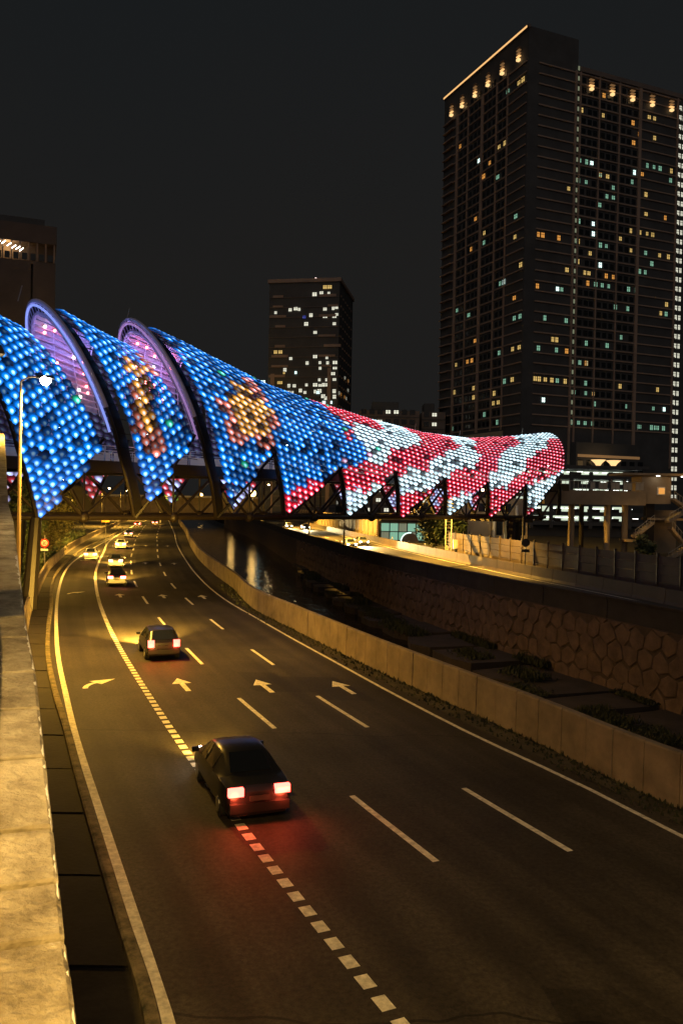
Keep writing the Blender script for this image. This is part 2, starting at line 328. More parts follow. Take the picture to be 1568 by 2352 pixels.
# ------------------------------------------------------------------ ground, river, roads
def sheet(name, fa, fb, y0, y1, z, m, n=60):
    Y = ys(y0, y1, n); b = MB().strip([(fa(y), y, z) for y in Y], [(fb(y), y, z) for y in Y]); o = b.build(name, m); o['kind'] = 'structure'; return o
g = MB().box((0, 300, -4.3), (1800, 1500, .6)).build('ground', 'soil'); g['kind'] = 'structure'
sheet('left_verge', lambda y: -420, lambda y: barR(y)+.35, -20, 600, -.02, 'soil', 80)
sheet('right_land', lambda y: wallS(y)+.5, lambda y: 460, -20, 600, .9, 'soil', 80)
sheet('river_water', lambda y: barR(y)-6, lambda y: wallS(y)+3, -18, 520, -3.0, 'water', 70)
MB().strip([(barR(y)+.32, y, -.03) for y in ys(-20, 600, 70)], [(barR(y)+.34, y, -4.2) for y in ys(-20, 600, 70)]).build('river_bank_face', 'concrete_old')['kind'] = 'structure'
def paved(name, fa, fb, ref, y0, y1, z, n):
    Y = ys(y0, y1, n); b = MB().strip([(fa(y), y, z) for y in Y], [(fb(y), y, z) for y in Y]); me = b.mesh(name, 'asphalt')
    S = [0]
    for p, q in zip(Y[:-1], Y[1:]): S.append(S[-1]+math.hypot(ref(q)-ref(p), q-p))
    uv = {}
    for i, y in enumerate(Y):
        c = math.cos(heading(ref, y)); uv[i] = ((fa(y)-ref(y))*c, S[i]); uv[n+i] = ((fb(y)-ref(y))*c, S[i])
    ul = me.uv_layers.new(name='UVMap')
    for lp in me.loops: ul.data[lp.index].uv = uv[lp.vertex_index]
    o = bpy.data.objects.new(name, me); COL.objects.link(o); o['kind'] = 'structure'; return o
def heading(f, y): return math.atan2(-(f(y+.3)-f(y-.3)), .6)
road = paved('road', lambda y: kerbL(y), lambda y: barR(y)+.1, lane1, -18, 330, .004, 160)

road2 = paved('upper_road', lambda y: wallS(y)+1.6, lambda y: farR(y)+.6, farR, -10, 330, .98, 110)
# shoulder between kerb and left barrier: transverse slabs of concrete
Y = [14+i*3.4 for i in range(60)]
sh = thing('shoulder', None, None); sh['kind'] = 'structure'
for i in range(len(Y)-1):
    a, b_ = Y[i], Y[i+1]-.12; z = .03+random.uniform(-.012, .014)
    mb = MB(); q = [(barL(a)+.05, a), (kerbL(a)-.16, a), (kerbL((a+b_)/2)-.16, (a+b_)/2), (kerbL(b_)-.16, b_), (barL(b_)+.05, b_), (barL((a+b_)/2)+.05, (a+b_)/2)]
    mb.add([(x, y, z) for x, y in q]+[(x, y, -.05) for x, y in q], [(0, 1, 2, 3, 4, 5)]+[(k, 6+k, 6+(k+1) % 6, (k+1) % 6) for k in range(6)]); mb.build('slab', 'shoulder', sh)

# ------------------------------------------------------------------ road markings (sheets 4 mm above the asphalt)
def stripe(name, f, y0, y1, w, n, par=road, z=.009):
    Y = [y0+(y1-y0)*i/n for i in range(n+1)] if y1-y0 < 60 else ys(y0, y1, n+1)
    return MB().strip([line(f, y, z, -w/2) for y in Y], [line(f, y, z, w/2) for y in Y]).build(name, 'white_paint', par)
stripe('edge_line', edgeL, -5, 300, .21, 80); stripe('edge_line', edgeR, -5, 300, .16, 80)
for f, seq in ((lane1, [(6.5, 10.4), (18.36, 22.4), (28.9, 33.25), (39.95, 44.2), (51.04, 55.48), (62.45, 67.13), (74.38, 79.36), (86.41, 91.64), (98.63, 105.02), (111.75, 118.53), (125.44, 131.86), (139, 145), (152, 158.5), (166, 173), (180, 187), (195, 202), (209, 216), (224, 232), (240, 248)]),
               (lane2, [(7.5, 11.4), (19.04, 23.16), (29.26, 33.86), (40.09, 44.12), (50.86, 55), (62.4, 66.6), (73.45, 77.88), (85.18, 89.84), (97.63, 102.55), (110.95, 116.31), (124, 129.5), (138, 144), (152, 158.5), (166, 173), (181, 188), (196, 203), (212, 219), (228, 236), (244, 252)])):
    for a, b_ in seq: stripe('lane_dash', f, a, b_, .17, 4)
y = 10.0
while y < 66:                                            # the block line of the exit lane
    stripe('block_dash', exitl, y, y+.36, .25, 1); y += .585
stripe('exit_line', exitl, 66.2, 164, .24, 30)
def arrow(cx, cy_, ang, pts):
    ca, sa = math.cos(ang), math.sin(ang)
    mb = MB()
    for poly in pts: mb.add([(cx+x*ca-y*sa, cy_+x*sa+y*ca, .010) for x, y in poly], [tuple(range(len(poly)))])
    return mb.build('lane_arrow', 'white_paint', road)
STR = [[(-.11, 0), (.11, 0), (.11, 1.5), (-.11, 1.5)], [(-.42, 1.5), (.42, 1.5), (0, 2.6)]]
for y in (34.3, 66.2, 100.2, 137.5):
    for fa, fb in ((exitl, lane1), (lane1, lane2), (lane2, edgeR)):
        x = (fa(y)+fb(y))/2
        arrow(x, y, heading(fb, y), STR)
for y in (34.7, 68, 103.5):                              # arrows that curve right out of the exit lane
    x = (edgeL(y)+exitl(y))/2; h = heading(exitl, y)
    arc = []
    for i in range(9):
        a = i/8*.95; arc.append((-.75+1.0*(1-math.cos(a))*1.15, 1.25*math.sin(a)))
    L_ = [(q[0]-.11*math.cos(i/8*.95), q[1]+.11*math.sin(i/8*.95)) for i, q in enumerate(arc)]; R2 = [(q[0]+.11*math.cos(i/8*.95), q[1]-.11*math.sin(i/8*.95)) for i, q in enumerate(arc)]
    e = arc[-1]; dr = (math.sin(1.0), math.cos(1.0)); nr = (dr[1], -dr[0])
    head = [(e[0]-nr[0]*.42, e[1]-nr[1]*.42), (e[0]+nr[0]*.42, e[1]+nr[1]*.42), (e[0]+dr[0]*1.05, e[1]+dr[1]*1.05)][::-1]
    arrow(x, y, h, [[L_[i], R2[i], R2[i+1], L_[i+1]] for i in range(8)]+[head])
Yd = np.arange(20, 235, 11.5)
for y in Yd: stripe('lane_dash', lambda q: (wallS(q)+farR(q))/2+1.8, y, y+4.5, .16, 3, road2, .985)
stripe('edge_line', lambda q: farR(q)-.5, 5, 260, .16, 50, road2, .985)

# ------------------------------------------------------------------ kerb, barriers
kb = thing('kerb', 'low mossy concrete kerb along the left edge of the road', 'kerb', (kerbL(20), 20, 0))
yk = 5.0
while yk < 200:
    ln = 1.0 if yk < 60 else 4
    P = [line(kerbL, yk+ln*i/2*.985, 0, 0) for i in range(3)]
    wpart(MB().sweep(P, [(-.14, -.05), (-.14, .15), (-.09, .18), (.07, .17), (.1, .12), (.11, -.05)]), 'kerb_stone', 'kerb', kb); yk += ln
bl = thing('roadside_barrier', 'curving concrete barrier along the left shoulder, in front of the dark trees', 'barrier', (barL(60), 60, 0))
y = 14.0
while y < 280:
    ln = 3.5 if y < 130 else 9
    P = [line(barL, y+(ln-.05)*i/3, 0, 0) for i in range(4)]
    wpart(MB().sweep(P, [(-.3, -.05), (-.14, .25), (-.09, .98), (.09, 1.0), (.14, .25), (.3, -.05)]), 'barrier_panel', 'barrier', bl); y += ln
br = thing('riverside_barrier', 'long concrete barrier of upright panels between the road and the river', 'barrier', (barR(30), 30, 0))
y = 2.0
while y < 270:
    ln = 1.17 if y < 120 else 6
    P = [line(barR, y+(ln-.035)*i/2, 0, 0) for i in range(3)]; k = random.uniform(-.012, .012)
    wpart(MB().sweep(P, [(-.02+k, -.05), (-.02+k, .12), (.0+k, 1.42), (.03+k, 1.48), (.24, 1.48), (.26, -.05)]), 'barrier_panel', 'barrier', br); y += ln
wpart(MB().sweep([line(barR, y, 0, 0) for y in ys(2, 270, 90)], [(.05, -.05), (.05, 1.40), (.22, 1.40), (.22, -.05)]), 'backing', 'concrete_old', br)
tag(MB().strip([line(edgeR, y, .0085, .55) for y in ys(3, 200, 80)], [line(barR, y, .0085, -.06) for y in ys(3, 200, 80)]).build('gutter_strip', 'soil'), kind='structure')
# clumps of weeds and litter in the gutter by the riverside barrier
wd = MB()
for i in range(2600):
    y = 18+60*random.random()**1.6; o = -random.random()**2*.9-.08; p = line(barR, y, .01, o); a = random.random()*6.28; s = random.uniform(.04, .13)
    dx, dy = math.cos(a)*s, math.sin(a)*s
    wd.add([p, (p[0]+dx, p[1]+dy, .01), (p[0]+dx*.5+random.uniform(-.05, .05), p[1]+dy*.5, .02+s*random.uniform(.4, 1.3))], [(0, 1, 2)])
tag(wd.build('gutter_weeds', 'leaf_dark'), kind='stuff')

# ------------------------------------------------------------------ parapet of the ramp we stand on (left foreground)
WALL = [(.3, -1.0, 5.5), (-1.01, 3.2, 5.94), (-1.24, 3.73, 6.02), (-1.61, 4.63, 6.16), (-2.06, 5.72, 6.34), (-2.66, 7.2, 6.48), (-3.42, 8.97, 6.62), (-4.03, 10.42, 6.87), (-5.08, 12.94, 7.17), (-6.26, 15.77, 7.52), (-7.9, 19.6, 7.8), (-9.55, 23.6, 8.2), (-11.94, 29.4, 9.3), (-18.5, 45.2, 11.4)]
wy = np.array([w[1] for w in WALL]); wx = np.array([w[0] for w in WALL]); wz = np.array([w[2] for w in WALL])
def wallP(y): return float(np.interp(y, wy, wx)), float(np.interp(y, wy, wz))
pw = thing('ramp_parapet', 'pale weathered concrete parapet with jointed cap, rising along the left edge', 'parapet', (-2, 5, 0))
J = [-1.0, .8, 2.2, 3.15, 3.73, 4.14, 4.63, 5.45, 6.3, 7.2, 8.4, 9.2, 10.1, 11.3, 12.6, 14, 15.6, 17.4, 19.4, 21.6, 24, 27, 30, 33.5, 37, 41, 45]
for a, b_ in zip(J[:-1], J[1:]):
    n = 5; mb = MB(); rows = []
    for i in range(n+1):
        y = a+(b_-a-.055)*i/n; x, z = wallP(y); jit = random.uniform(-.0015, .001)
        rows.append([(x+.012+jit, y, z-.13), (x+.02+jit, y, z-.02), (x-.004+jit, y, z), (x-.36, y-.15, z+.004), (x-.4, y-.17, z-.13)])
    vs = [q for r in rows for q in r]; m = 5
    mb.add(vs, [(i*m+k, i*m+(k+1) % m, (i+1)*m+(k+1) % m, (i+1)*m+k) for i in range(n) for k in range(m)]+[(4, 3, 2, 1, 0), tuple(n*m+k for k in range(m))])
    wpart(mb, 'cap_slab', 'cap', pw)
mb = MB(); rows = []
for y in np.linspace(-1, 45, 40):
    x, z = wallP(y); rows.append([(x-.03, y, -.05), (x-.03, y, z-.132), (x-.33, y-.14, z-.132), (x-.33, y-.14, -.05)])
vs = [q for r in rows for q in r]
mb.add(vs, [(i*4+k, i*4+(k+1) % 4, (i+1)*4+(k+1) % 4, (i+1)*4+k) for i in range(39) for k in range(3)]+[(3, 2, 1, 0), (156, 157, 158, 159)])
wpart(mb, 'wall', 'concrete_old', pw)
# flakes of white paint along the outer edge of the cap
pf = MB()
for i in range(46):
    y = random.uniform(2.6, 12); ln = random.uniform(.04, .22)*(y/5); w = random.uniform(.006, .028)*(y/6); P = []
    for k in range(7):
        x, z = wallP(y+ln*k/6); P.append((x+.011, y+ln*k/6, z+.0035))
    Q = [(p[0]-w*random.uniform(.35, 1)*math.sin(math.pi*(k+.4)/6.8), p[1], p[2]+.001) for k, p in enumerate(P)]
    pf.strip(Q, P)
wpart(pf, 'paint_flakes', 'white', pw)['kind'] = 'stuff'
# pale upstand on the walkway side of the cap
mb = MB(); rows = []
for y in np.linspace(1.5, 45, 40):
    x, z = wallP(y); d = .325 if y < 12 else .40
    rows.append([(x-d, y-.14, z-.1), (x-d, y-.14, z+.45), (x-d-.1, y-.18, z+.45), (x-d-.1, y-.18, z-.1)])
vs = [q for r in rows for q in r]
mb.add(vs, [(i*4+k, i*4+(k+1) % 4, (i+1)*4+(k+1) % 4, (i+1)*4+k) for i in range(39) for k in range(4)]+[(3, 2, 1, 0), (156, 157, 158, 159)])
wpart(mb, 'upstand', 'cream', pw)

# ------------------------------------------------------------------ far bank: crazy-paved retaining wall of polygonal stones
sw = thing('retaining_wall', 'tall retaining wall of polygonal stones on the far bank of the river', 'wall', (wallS(60), 60, -2.6))
Yw = ys(-18, 330, 90)
wpart(MB().sweep([(wallS(y), y, 0) for y in Yw], [(0, -4.2), (0, 1.5), (.5, 1.5), (.5, -4.2)]), 'wall_core', 'mortar', sw)
# arc-length table along the wall
tab = [(0.0, -18.0)]; yy = -18.0
while yy < 200:
    y2 = yy+.5; tab.append((tab[-1][0]+math.hypot(wallS(y2)-wallS(yy), .5), y2)); yy = y2
TS = np.array([t[0] for t in tab]); TY = np.array([t[1] for t in tab])
def wall_pt(s, z, o): 
    y = float(np.interp(s, TS, TY)); return line(wallS, y, z, -o)
HX, HZ = 1.25, 1.05
s0 = float(np.interp(22, TY, TS)); s1 = float(np.interp(140, TY, TS))
cells = []; jit = {}
def jv(key, s, z):
    if key not in jit: jit[key] = (s+random.uniform(-.2, .2), z+random.uniform(-.17, .17))
    return jit[key]
nc = int((s1-s0)/(HX))
for r in range(-1, 5):
    for c in range(nc):
        cx_ = s0+(c+(r % 2)*.5)*HX; cz = -2.9+(r+.5)*HZ; pts = []
        for k, (dx, dz) in enumerate(((0, .62), (-.5, .3), (-.5, -.3), (0, -.62), (.5, -.3), (.5, .3))):
            s, z = cx_+dx*HX, cz+dz*HZ; key = (round(s*20/HX/10), round(z*10)); pts.append(jv(key, s, z))
        zs = [min(1.46, max(-3.4, p[1])) for p in pts]
        if max(zs)-min(zs) < .25: continue
        cells.append((cx_, [(p[0], z) for p, z in zip(pts, zs)]))
cells.sort(key=lambda c: c[0])
rest = MB()
for i, (cx_, P) in enumerate(cells):
    mx_ = sum(p[0] for p in P)/6; mz = sum(p[1] for p in P)/6; d = random.uniform(.025, .07)
    def ins(k, e): return [(mx_+(p[0]-mx_)*k, mz+(p[1]-mz)*k) for p in P]
    A, B = ins(.955, 0), ins(.88, 0)
    vs = [wall_pt(s, z, -.01) for s, z in A]+[wall_pt(s, z, d) for s, z in A]+[wall_pt(s, z, d+.03) for s, z in B]
    fs = [(k, (k+1) % 6, 6+(k+1) % 6, 6+k) for k in range(6)]+[(6+k, 6+(k+1) % 6, 12+(k+1) % 6, 12+k) for k in range(6)]+[tuple(range(12, 18))]
    if i < 298: wpart(MB().add(vs, fs), 'stone', 'stone', sw)
    else: rest.add(vs, fs)
o = wpart(rest, 'stone_field', 'stone', sw); o['kind'] = 'stuff'
cop = thing('upper_road_parapet', 'dark concrete parapet on top of the stone retaining wall', 'parapet', (wallS(60), 60, 1.5))
y = 0.0
while y < 300:
    ln = 6.0 if y < 130 else 14
    wpart(MB().sweep([line(wallS, y+(ln-.06)*i/3, 0, .1) for i in range(4)], [(0, 1.5), (.02, 2.62), (-.06, 2.64), (-.06, 2.76), (.42, 2.76), (.38, 1.5)]), 'parapet_panel', 'unlit_concrete', cop); y += ln
# bank terraces with stepping ledges at the foot of the wall
tb = thing('bank_terrace', None, None); tb['kind'] = 'structure'
random.seed(21)
y = 24.0
while y < 135:
    ln = random.uniform(2.2, 4.2)*(1+y/110); w = max(1.0, 7.2-(y-25)*.058)+random.uniform(-.9, .9); z = -2.42+random.uniform(-.12, .1)
    q = [line(wallS, y, 0, .1), line(wallS, y+ln*.92, 0, .1), line(wallS, y+ln*.8, 0, -w*random.uniform(.8, 1)), line(wallS, y+ln*.3, 0, -w), line(wallS, y+ln*.02, 0, -w*random.uniform(.75, .95))]
    mb = MB().add([(a, b_, z) for a, b_, c in q]+[(a, b_, -4.2) for a, b_, c in q], [(4, 3, 2, 1, 0)]+[(k, (k+1) % 5, 5+(k+1) % 5, 5+k) for k in range(5)])
    mb.build('ledge', 'bank', tb); y += ln
for (nm, m_, n, hh) in (('bank_weeds', 'leaf_dark', 26000, .5),):
    wd = MB()
    for i in range(n):
        y = 22+100*random.random()**1.3; c = int(y/3.1); rr = random.Random(c*7+1)
        base = -max(.6, 7.0-(y-25)*.058)*(.55+.5*rr.random()); o_ = base+random.gauss(0, .45)
        if rr.random() < .25: o_ = -random.random()*.8
        p = line(wallS, y, -2.45, o_); a = random.random()*6.28; s = random.uniform(.08, .2); h = random.uniform(.1, hh)*(.4+rr.random())
        dx, dy = math.cos(a)*s, math.sin(a)*s
        wd.add([(p[0], p[1], p[2]+h*.3), (p[0]+dx, p[1]+dy, p[2]+h*.4), (p[0]+dx*.5+random.uniform(-.1, .1), p[1]+dy*.5, p[2]+h)], [(0, 1, 2)])
    tag(wd.build(nm, m_), kind='stuff')

# ------------------------------------------------------------------ the lit footbridge
BK_A=5.4694;BK_B=5.307;BK_X=-21.344;BK_Y=58.0;BK_L=7.6209
EX,EY=BK_A/BK_L,BK_B/BK_L
def bpt(k,n,z):
    return (BK_X+k*BK_A+n*EY, BK_Y+k*BK_B-n*EX, z)
ZR={1:([-.3,0,.4,.8,1],[23.0,22.5,21.5,20.4,20.1]),
    2:([.9,1,1.24,1.55,1.85,2],[22.6,22.5,22.05,21.15,20.4,20.2]),
    3:([1.9,2,2.5,3,3.5,4,5,6,7,8,9],[22.6,22.4,21.3,20.0,18.7,17.9,16.6,15.75,15.65,16.5,17.55])}
LT=([0,1,2,3,4,5,6,7,8,9],[.85,.83,.8,.65,.45,.25,.1,-.05,-.2,-.3])
ZB=6.6;ZM=11.5
def prof(shell,kb,nq=64):
    zr=float(np.interp(kb,*ZR[shell]));wm=5.2
    pts=[]
    for i in range(9):      # base to widest
        f=i/8; a=f*math.pi/2
        pts.append((4.0+(wm-4.0)*math.sin(a),ZB+(ZM-ZB)*f))
    for i in range(1,25):
        a=i/24*math.pi/2
        pts.append((wm*math.cos(a),ZM+(zr-ZM)*math.sin(a)**1.08))
    p=np.array(pts);s=np.concatenate([[0],np.cumsum(np.hypot(*np.diff(p,axis=0).T))])
    return p,s,zr
def lean(kb,z,zr):
    lt=float(np.interp(kb,*LT))
    lo=.25*min(1,max(0,(z-ZB)/4.5))
    f=min(1,max(0,(z-11)/(zr-11)))
    return lo+(lt-.25)*f**1.25
_c={}
def surf(shell,kb,q,side=1):
    key=(shell,round(kb,3))
    if key not in _c:_c[key]=prof(shell,round(kb,3))
    p,s,zr=_c[key]
    n=float(np.interp(q*s[-1],s,p[:,0]));z=float(np.interp(q*s[-1],s,p[:,1]))
    return bpt(kb-lean(kb,z,zr),-4+side*n,z),s[-1]

TILE_TABLE = [('B',3.56,0.72),('B',3.83,0.68),('B',4.01,0.72),('B',3.47,0.5),('B',3.83,0.54),('B',4.16,0.54),('B',4.4,0.46),('B',4.19,0.4),('B',3.68,0.34),('B',3.32,0.28),('B',3.17,0.22),('B',3.53,0.26),('B',4.01,0.4),('B',3.08,0.18),('B',3.17,0.4),('B',4.1,0.64),('B',4.25,0.48),('R',4.43,0.78),('R',4.52,0.76),('R',4.67,0.74),('R',4.88,0.74),('R',4.19,0.56),('R',3.38,0.18),('R',3.14,0.14),('R',3.05,0.04),('R',3.26,0.1),('R',3.53,0.2),('R',5.96,0.76),('R',6.2,0.74),('R',6.32,0.7),('R',5.81,0.62),('R',5.39,0.54),('R',5.12,0.5),('R',4.97,0.42),('R',5.09,0.38),('R',4.76,0.38),('R',4.52,0.36),('R',4.25,0.32),('R',4.1,0.26),('R',4.1,0.22),('R',4.37,0.22),('R',4.49,0.28),('R',4.7,0.3),('R',5.93,0.56),('R',5.63,0.48),('R',5.45,0.44),('W',4.64,0.66),('W',4.85,0.68),('W',5.12,0.68),('W',5.45,0.7),('W',4.94,0.58),('W',4.67,0.52),('W',4.55,0.46),('W',5.18,0.6),('W',4.73,0.46),('W',4.55,0.64),('W',6.5,0.76),('W',6.8,0.82),('W',6.56,0.66),('W',6.2,0.56),('W',5.9,0.5),('W',5.72,0.44),('W',5.42,0.34),('W',5.24,0.3),('W',5.06,0.26),('W',5.39,0.24),('W',5.63,0.26),('W',5.81,0.34),('W',6.08,0.44),('W',6.44,0.52),('W',6.71,0.58),('W',4.01,0.1),('W',4.13,0.14),('W',4.25,0.08),('W',4.01,0.04),('W',4.49,0.2),('W',4.61,0.22),('W',4.1,0.18),('R',7.13,0.84),('R',7.49,0.84),('R',7.82,0.82),('R',7.46,0.72),('R',7.07,0.68),('R',6.89,0.58),('R',6.98,0.52),('R',6.74,0.64),('R',6.53,0.38),('R',6.32,0.34),('R',6.08,0.3),('R',6.14,0.26),('R',6.56,0.28),('R',6.8,0.36),('R',6.05,0.2),('R',6.41,0.22),('R',5.39,0.16),('R',5.57,0.22),('R',5.12,0.08),('R',5.21,0.14),('R',6.95,0.42),('W',8.09,0.82),('W',8.66,0.88),('W',8.9,0.88),('W',8.36,0.76),('W',7.82,0.68),('W',7.55,0.6),('W',7.67,0.52),('W',7.4,0.46),('W',7.13,0.38),('W',7.04,0.3),('W',7.43,0.3),('W',7.58,0.38),('W',8.06,0.64),('W',8.42,0.7),('W',7.85,0.48),('W',6.11,0.14),('W',6.29,0.16),('W',6.11,0.04),('W',6.5,0.2),('R',8.84,0.76),('R',8.9,0.64),('R',8.9,0.52),('R',8.63,0.66),('R',8.33,0.6),('R',8.03,0.52),('R',8.33,0.5),('R',8.66,0.48),('R',8.24,0.46),('R',7.97,0.4),('R',8.09,0.34),('R',8.42,0.36),('R',8.69,0.42),('R',7.67,0.3),('R',7.94,0.36),('R',7.04,0.2),('R',7.19,0.22),('R',7.43,0.2),('R',7.04,0.06),('R',7.25,0.12),('R',7.61,0.26),('W',8.87,0.38),('W',8.6,0.32),('W',8.09,0.28),('W',8.39,0.3),('W',7.97,0.2),('W',8.27,0.18),('W',8.09,0.1),('W',8.03,0.24),('R',8.0,0.02),('R',8.06,0.04),('Y',2.87,0.68),('Y',2.87,0.6),('Y',2.87,0.54),('Y',2.87,0.48),('Y',2.6,0.5),('Y',2.63,0.58),('Y',2.72,0.46),('Y',3.05,0.6),('Y',1.6,0.64),('Y',1.54,0.58),('Y',1.48,0.5),('Y',1.39,0.46),('Y',1.45,0.44),('Y',1.69,0.72),('O',2.51,0.52),('O',2.45,0.44),('O',2.48,0.4),('O',3.11,0.56),('O',2.84,0.42),('O',3.08,0.74),('O',1.39,0.54),('O',1.33,0.46),('O',1.24,0.38),('O',1.42,0.36),('O',1.48,0.36),('O',1.36,0.32),('O',1.93,0.74),('O',1.93,0.8),('O',1.03,0.54),('B',2.48,0.62),('B',3.2,0.9),('B',3.38,0.72),('B',3.14,0.46),('B',2.78,0.34),('B',2.42,0.34),('B',2.33,0.48),('B',2.24,0.36),('B',3.26,0.58),('B',1.3,0.54),('B',1.42,0.64),('B',1.21,0.44),('B',1.69,0.78),('B',1.75,0.6),('B',1.66,0.46),('B',1.6,0.34),('B',1.63,0.52),('B',1.27,0.24),('B',1.21,0.32),('B',1.87,0.68),('B',1.15,0.56),('B',1.0,0.56),('B',1.18,0.62)]

random.seed(11)
TC = {'B': (.0, .185, .82), 'R': (.86, .016, .045), 'W': (.70, .95, 1.05), 'Y': (.95, .40, .05), 'O': (.85, .2, .13)}
tab_k = np.array([t[1] for t in TILE_TABLE]); tab_q = np.array([t[2] for t in TILE_TABLE])
def tile_code(kb, q):
    d = np.hypot((tab_k-kb)*7.6, (tab_q-q)*16); i = int(d.argmin())
    if kb > 4.2 or TILE_TABLE[i][0] in 'RW':                  # smooth the stripe edges: weighted vote of the nearest samples
        w = {}
        for n_ in np.argsort(d)[:3]: w[TILE_TABLE[n_][0]] = w.get(TILE_TABLE[n_][0], 0)+1/(d[n_]+.15)**1.5
        return max(w, key=w.get)
    return 'B' if d[i] > (1.0 if TILE_TABLE[i][0] in 'YO' else 2.3) and kb < 4.2 else TILE_TABLE[i][0]
bridge = thing('footbridge', 'footbridge under a scaly canopy lit blue at left, red and white at right', 'bridge', (14.3, 79, .9))
BV = Vector(bridge.location)
# one scale: shield outline, lamp bulge low in the middle
rim = [(-.5, .30, .0), (-.22, .44, .0), (.22, .44, .0), (.5, .30, .0), (.5, -.16, .10), (0, -.56, .17), (-.5, -.16, .10)]
apex = (0, -.17, .2)
tv = rim+[apex]+[(x, y, z-.05) for x, y, z in rim]
tf = [(k, (k+1) % 7, 7) for k in range(7)][::-1]
tf = [(7, (k+1) % 7, k) for k in range(7)]+[(k, (k+1) % 7, 8+(k+1) % 7, 8+k) for k in range(7)]
# outward-facing winding: rim listed clockwise seen from outside
def tuv(v): return ((v[0]-apex[0])/.60, (v[1]-apex[1])/(.52 if v[1] > apex[1] else .78))  # UV distance paints the backlight hot spot and the shaded upper edge
tile_me = bpy.data.meshes.new('scale'); tile_me.from_pydata(tv, [], tf); tile_me.materials.append(M['led_obj'])
uvl = tile_me.uv_layers.new(name='UVMap')
for lp in tile_me.loops: uvl.data[lp.index].uv = tuv(tv[lp.vertex_index])
NR = 28; NC = 11; tiles = []
def tooth_ok(shell, kb, P, z):
    j = math.floor(kb+1e-6); f = kb-j
    zn = float(np.interp(j+1, [1, 2, 3, 4, 5, 6, 7, 8, 9], [12.4, 13.2, 12.5, 11.4, 11.2, 10.8, 10.6, 10.7, 12.1]))
    return z > 6.75+(zn-6.75)*max(0, f-.06)/.9 and f > .03
for shell, k0, k1 in ((1, 0, .86), (2, 1, 1.93), (3, 2, 9)):
    c0 = int(round(k0*NC)); c1 = int(math.floor(k1*NC+.3))
    for side in (1, -1):
        for c in range(c0, c1):
            kc = (c+.5)/NC
            if shell > 1 and kc-k0 < .14: continue
            for r in range(NR+1):
                q = (r-(.22*c) % 1+.5)/NR
                if not .0 < q < .985: continue
                P, s = surf(shell, kc, q, side)
                if not tooth_ok(shell, kc, P, P[2]): continue
                a = Vector(surf(shell, kc+.02, q, side)[0]); b = Vector(surf(shell, kc-.02, q, side)[0])
                u = Vector(surf(shell, kc, min(1, q+.012), side)[0]); d = Vector(surf(shell, kc, max(0, q-.012), side)[0])
                X = (a-b).normalized()*side; Y = (u-d).normalized(); Z = X.cross(Y).normalized()
                w = (a-b).length/.04/NC*1.10; h = s/NR*(1.2 if kc < 4 else 1.0)
                j_ = random.uniform(-.07, .07)
                X2 = (X+Y*j_).normalized()
                mw = Matrix(((X2.x*w, Y.x*h, Z.x*w, P[0]), (X2.y*w, Y.y*h, Z.y*w, P[1]), (X2.z*w, Y.z*h, Z.z*w, P[2]), (0, 0, 0, 1)))
                if side == 1:
                    cdx = tile_code(kc+random.uniform(-.02, .02), q+random.uniform(-.008, .008)); colr = TC['O' if cdx == 'Y' and random.random() < .12 else cdx]
                    n_ = math.sin(kc*7.3+q*9)+math.sin(kc*3.1-q*14+2)
                    br_ = {'B': 1.3, 'R': 1.2, 'W': 1.5, 'Y': 1.05, 'O': 1.0}[cdx]*random.uniform(.5, 1.22)
                    if cdx == 'B' and kc > 2 and n_ > -.2: br_ *= random.choice((.25, .5, .8, 1))
                    elif cdx in 'BYO' and random.random() < .10: br_ *= .2
                    if cdx in 'YO': br_ *= random.choice((.6, .9, 1, 1.3))
                    rr_ = random.random()
                    if random.random() < .06: br_ *= .08      # an open cell with no lamp behind it
                    if shell == 2 and .2 < q < .5 and kc > 1.35 and random.random() < .4: br_ *= .35
                    if kc < 5 and rr_ < .012: colr = random.choice(((.8, .05, .1), (.02, .5, .3), (.7, .3, .5)))
                else:
                    if P[2] < 11: colr = (.75, .05, .08) if (int(kc*2.2)+r//3) % 2 else (.5, .5, .95)
                    else: colr = (.35, .28, .8)
                    br_ = (.8 if P[2] < 11 else .1)*random.uniform(.4, 1.2)
                dist = (Vector(P)-Vector((0, 0, 8))).length
                vis = side == 1 and (Vector((0, 0, 8))-Vector(P)).dot(Z) > 0 and P[0]/P[1] > -.42
                tiles.append((0 if vis else 1, dist, mw, colr, br_))
tiles.sort(key=lambda t: (t[0], t[1]))
for t in tiles[:300]:
    o = inst('scale', tile_me, bridge); m_ = t[2].copy(); m_.translation -= BV; o.matrix_local = m_; o.color = (*t[3], t[4])
vs, fs, uvs, tint = [], [], [], []
for t in tiles[300:]:
    o_ = len(vs); vs += [tuple(t[2] @ Vector(v)-BV) for v in tv]
    for f in tf:
        fs.append(tuple(o_+i for i in f)); uvs += [tuv(tv[i]) for i in f]; tint += [(*t[3], t[4])]*len(f)
me = bpy.data.meshes.new('scale_field'); me.from_pydata(vs, [], fs); me.materials.append(M['led_att'])
uvl = me.uv_layers.new(name='UVMap'); uvl.data.foreach_set('uv', np.array(uvs, 'f').ravel())
ca = me.color_attributes.new('tint', 'FLOAT_COLOR', 'CORNER'); ca.data.foreach_set('color', np.array(tint, 'f').ravel())
o = bpy.data.objects.new('scale_field', me); COL.objects.link(o); o.parent = bridge; o['kind'] = 'stuff'
print('tiles', len(tiles))

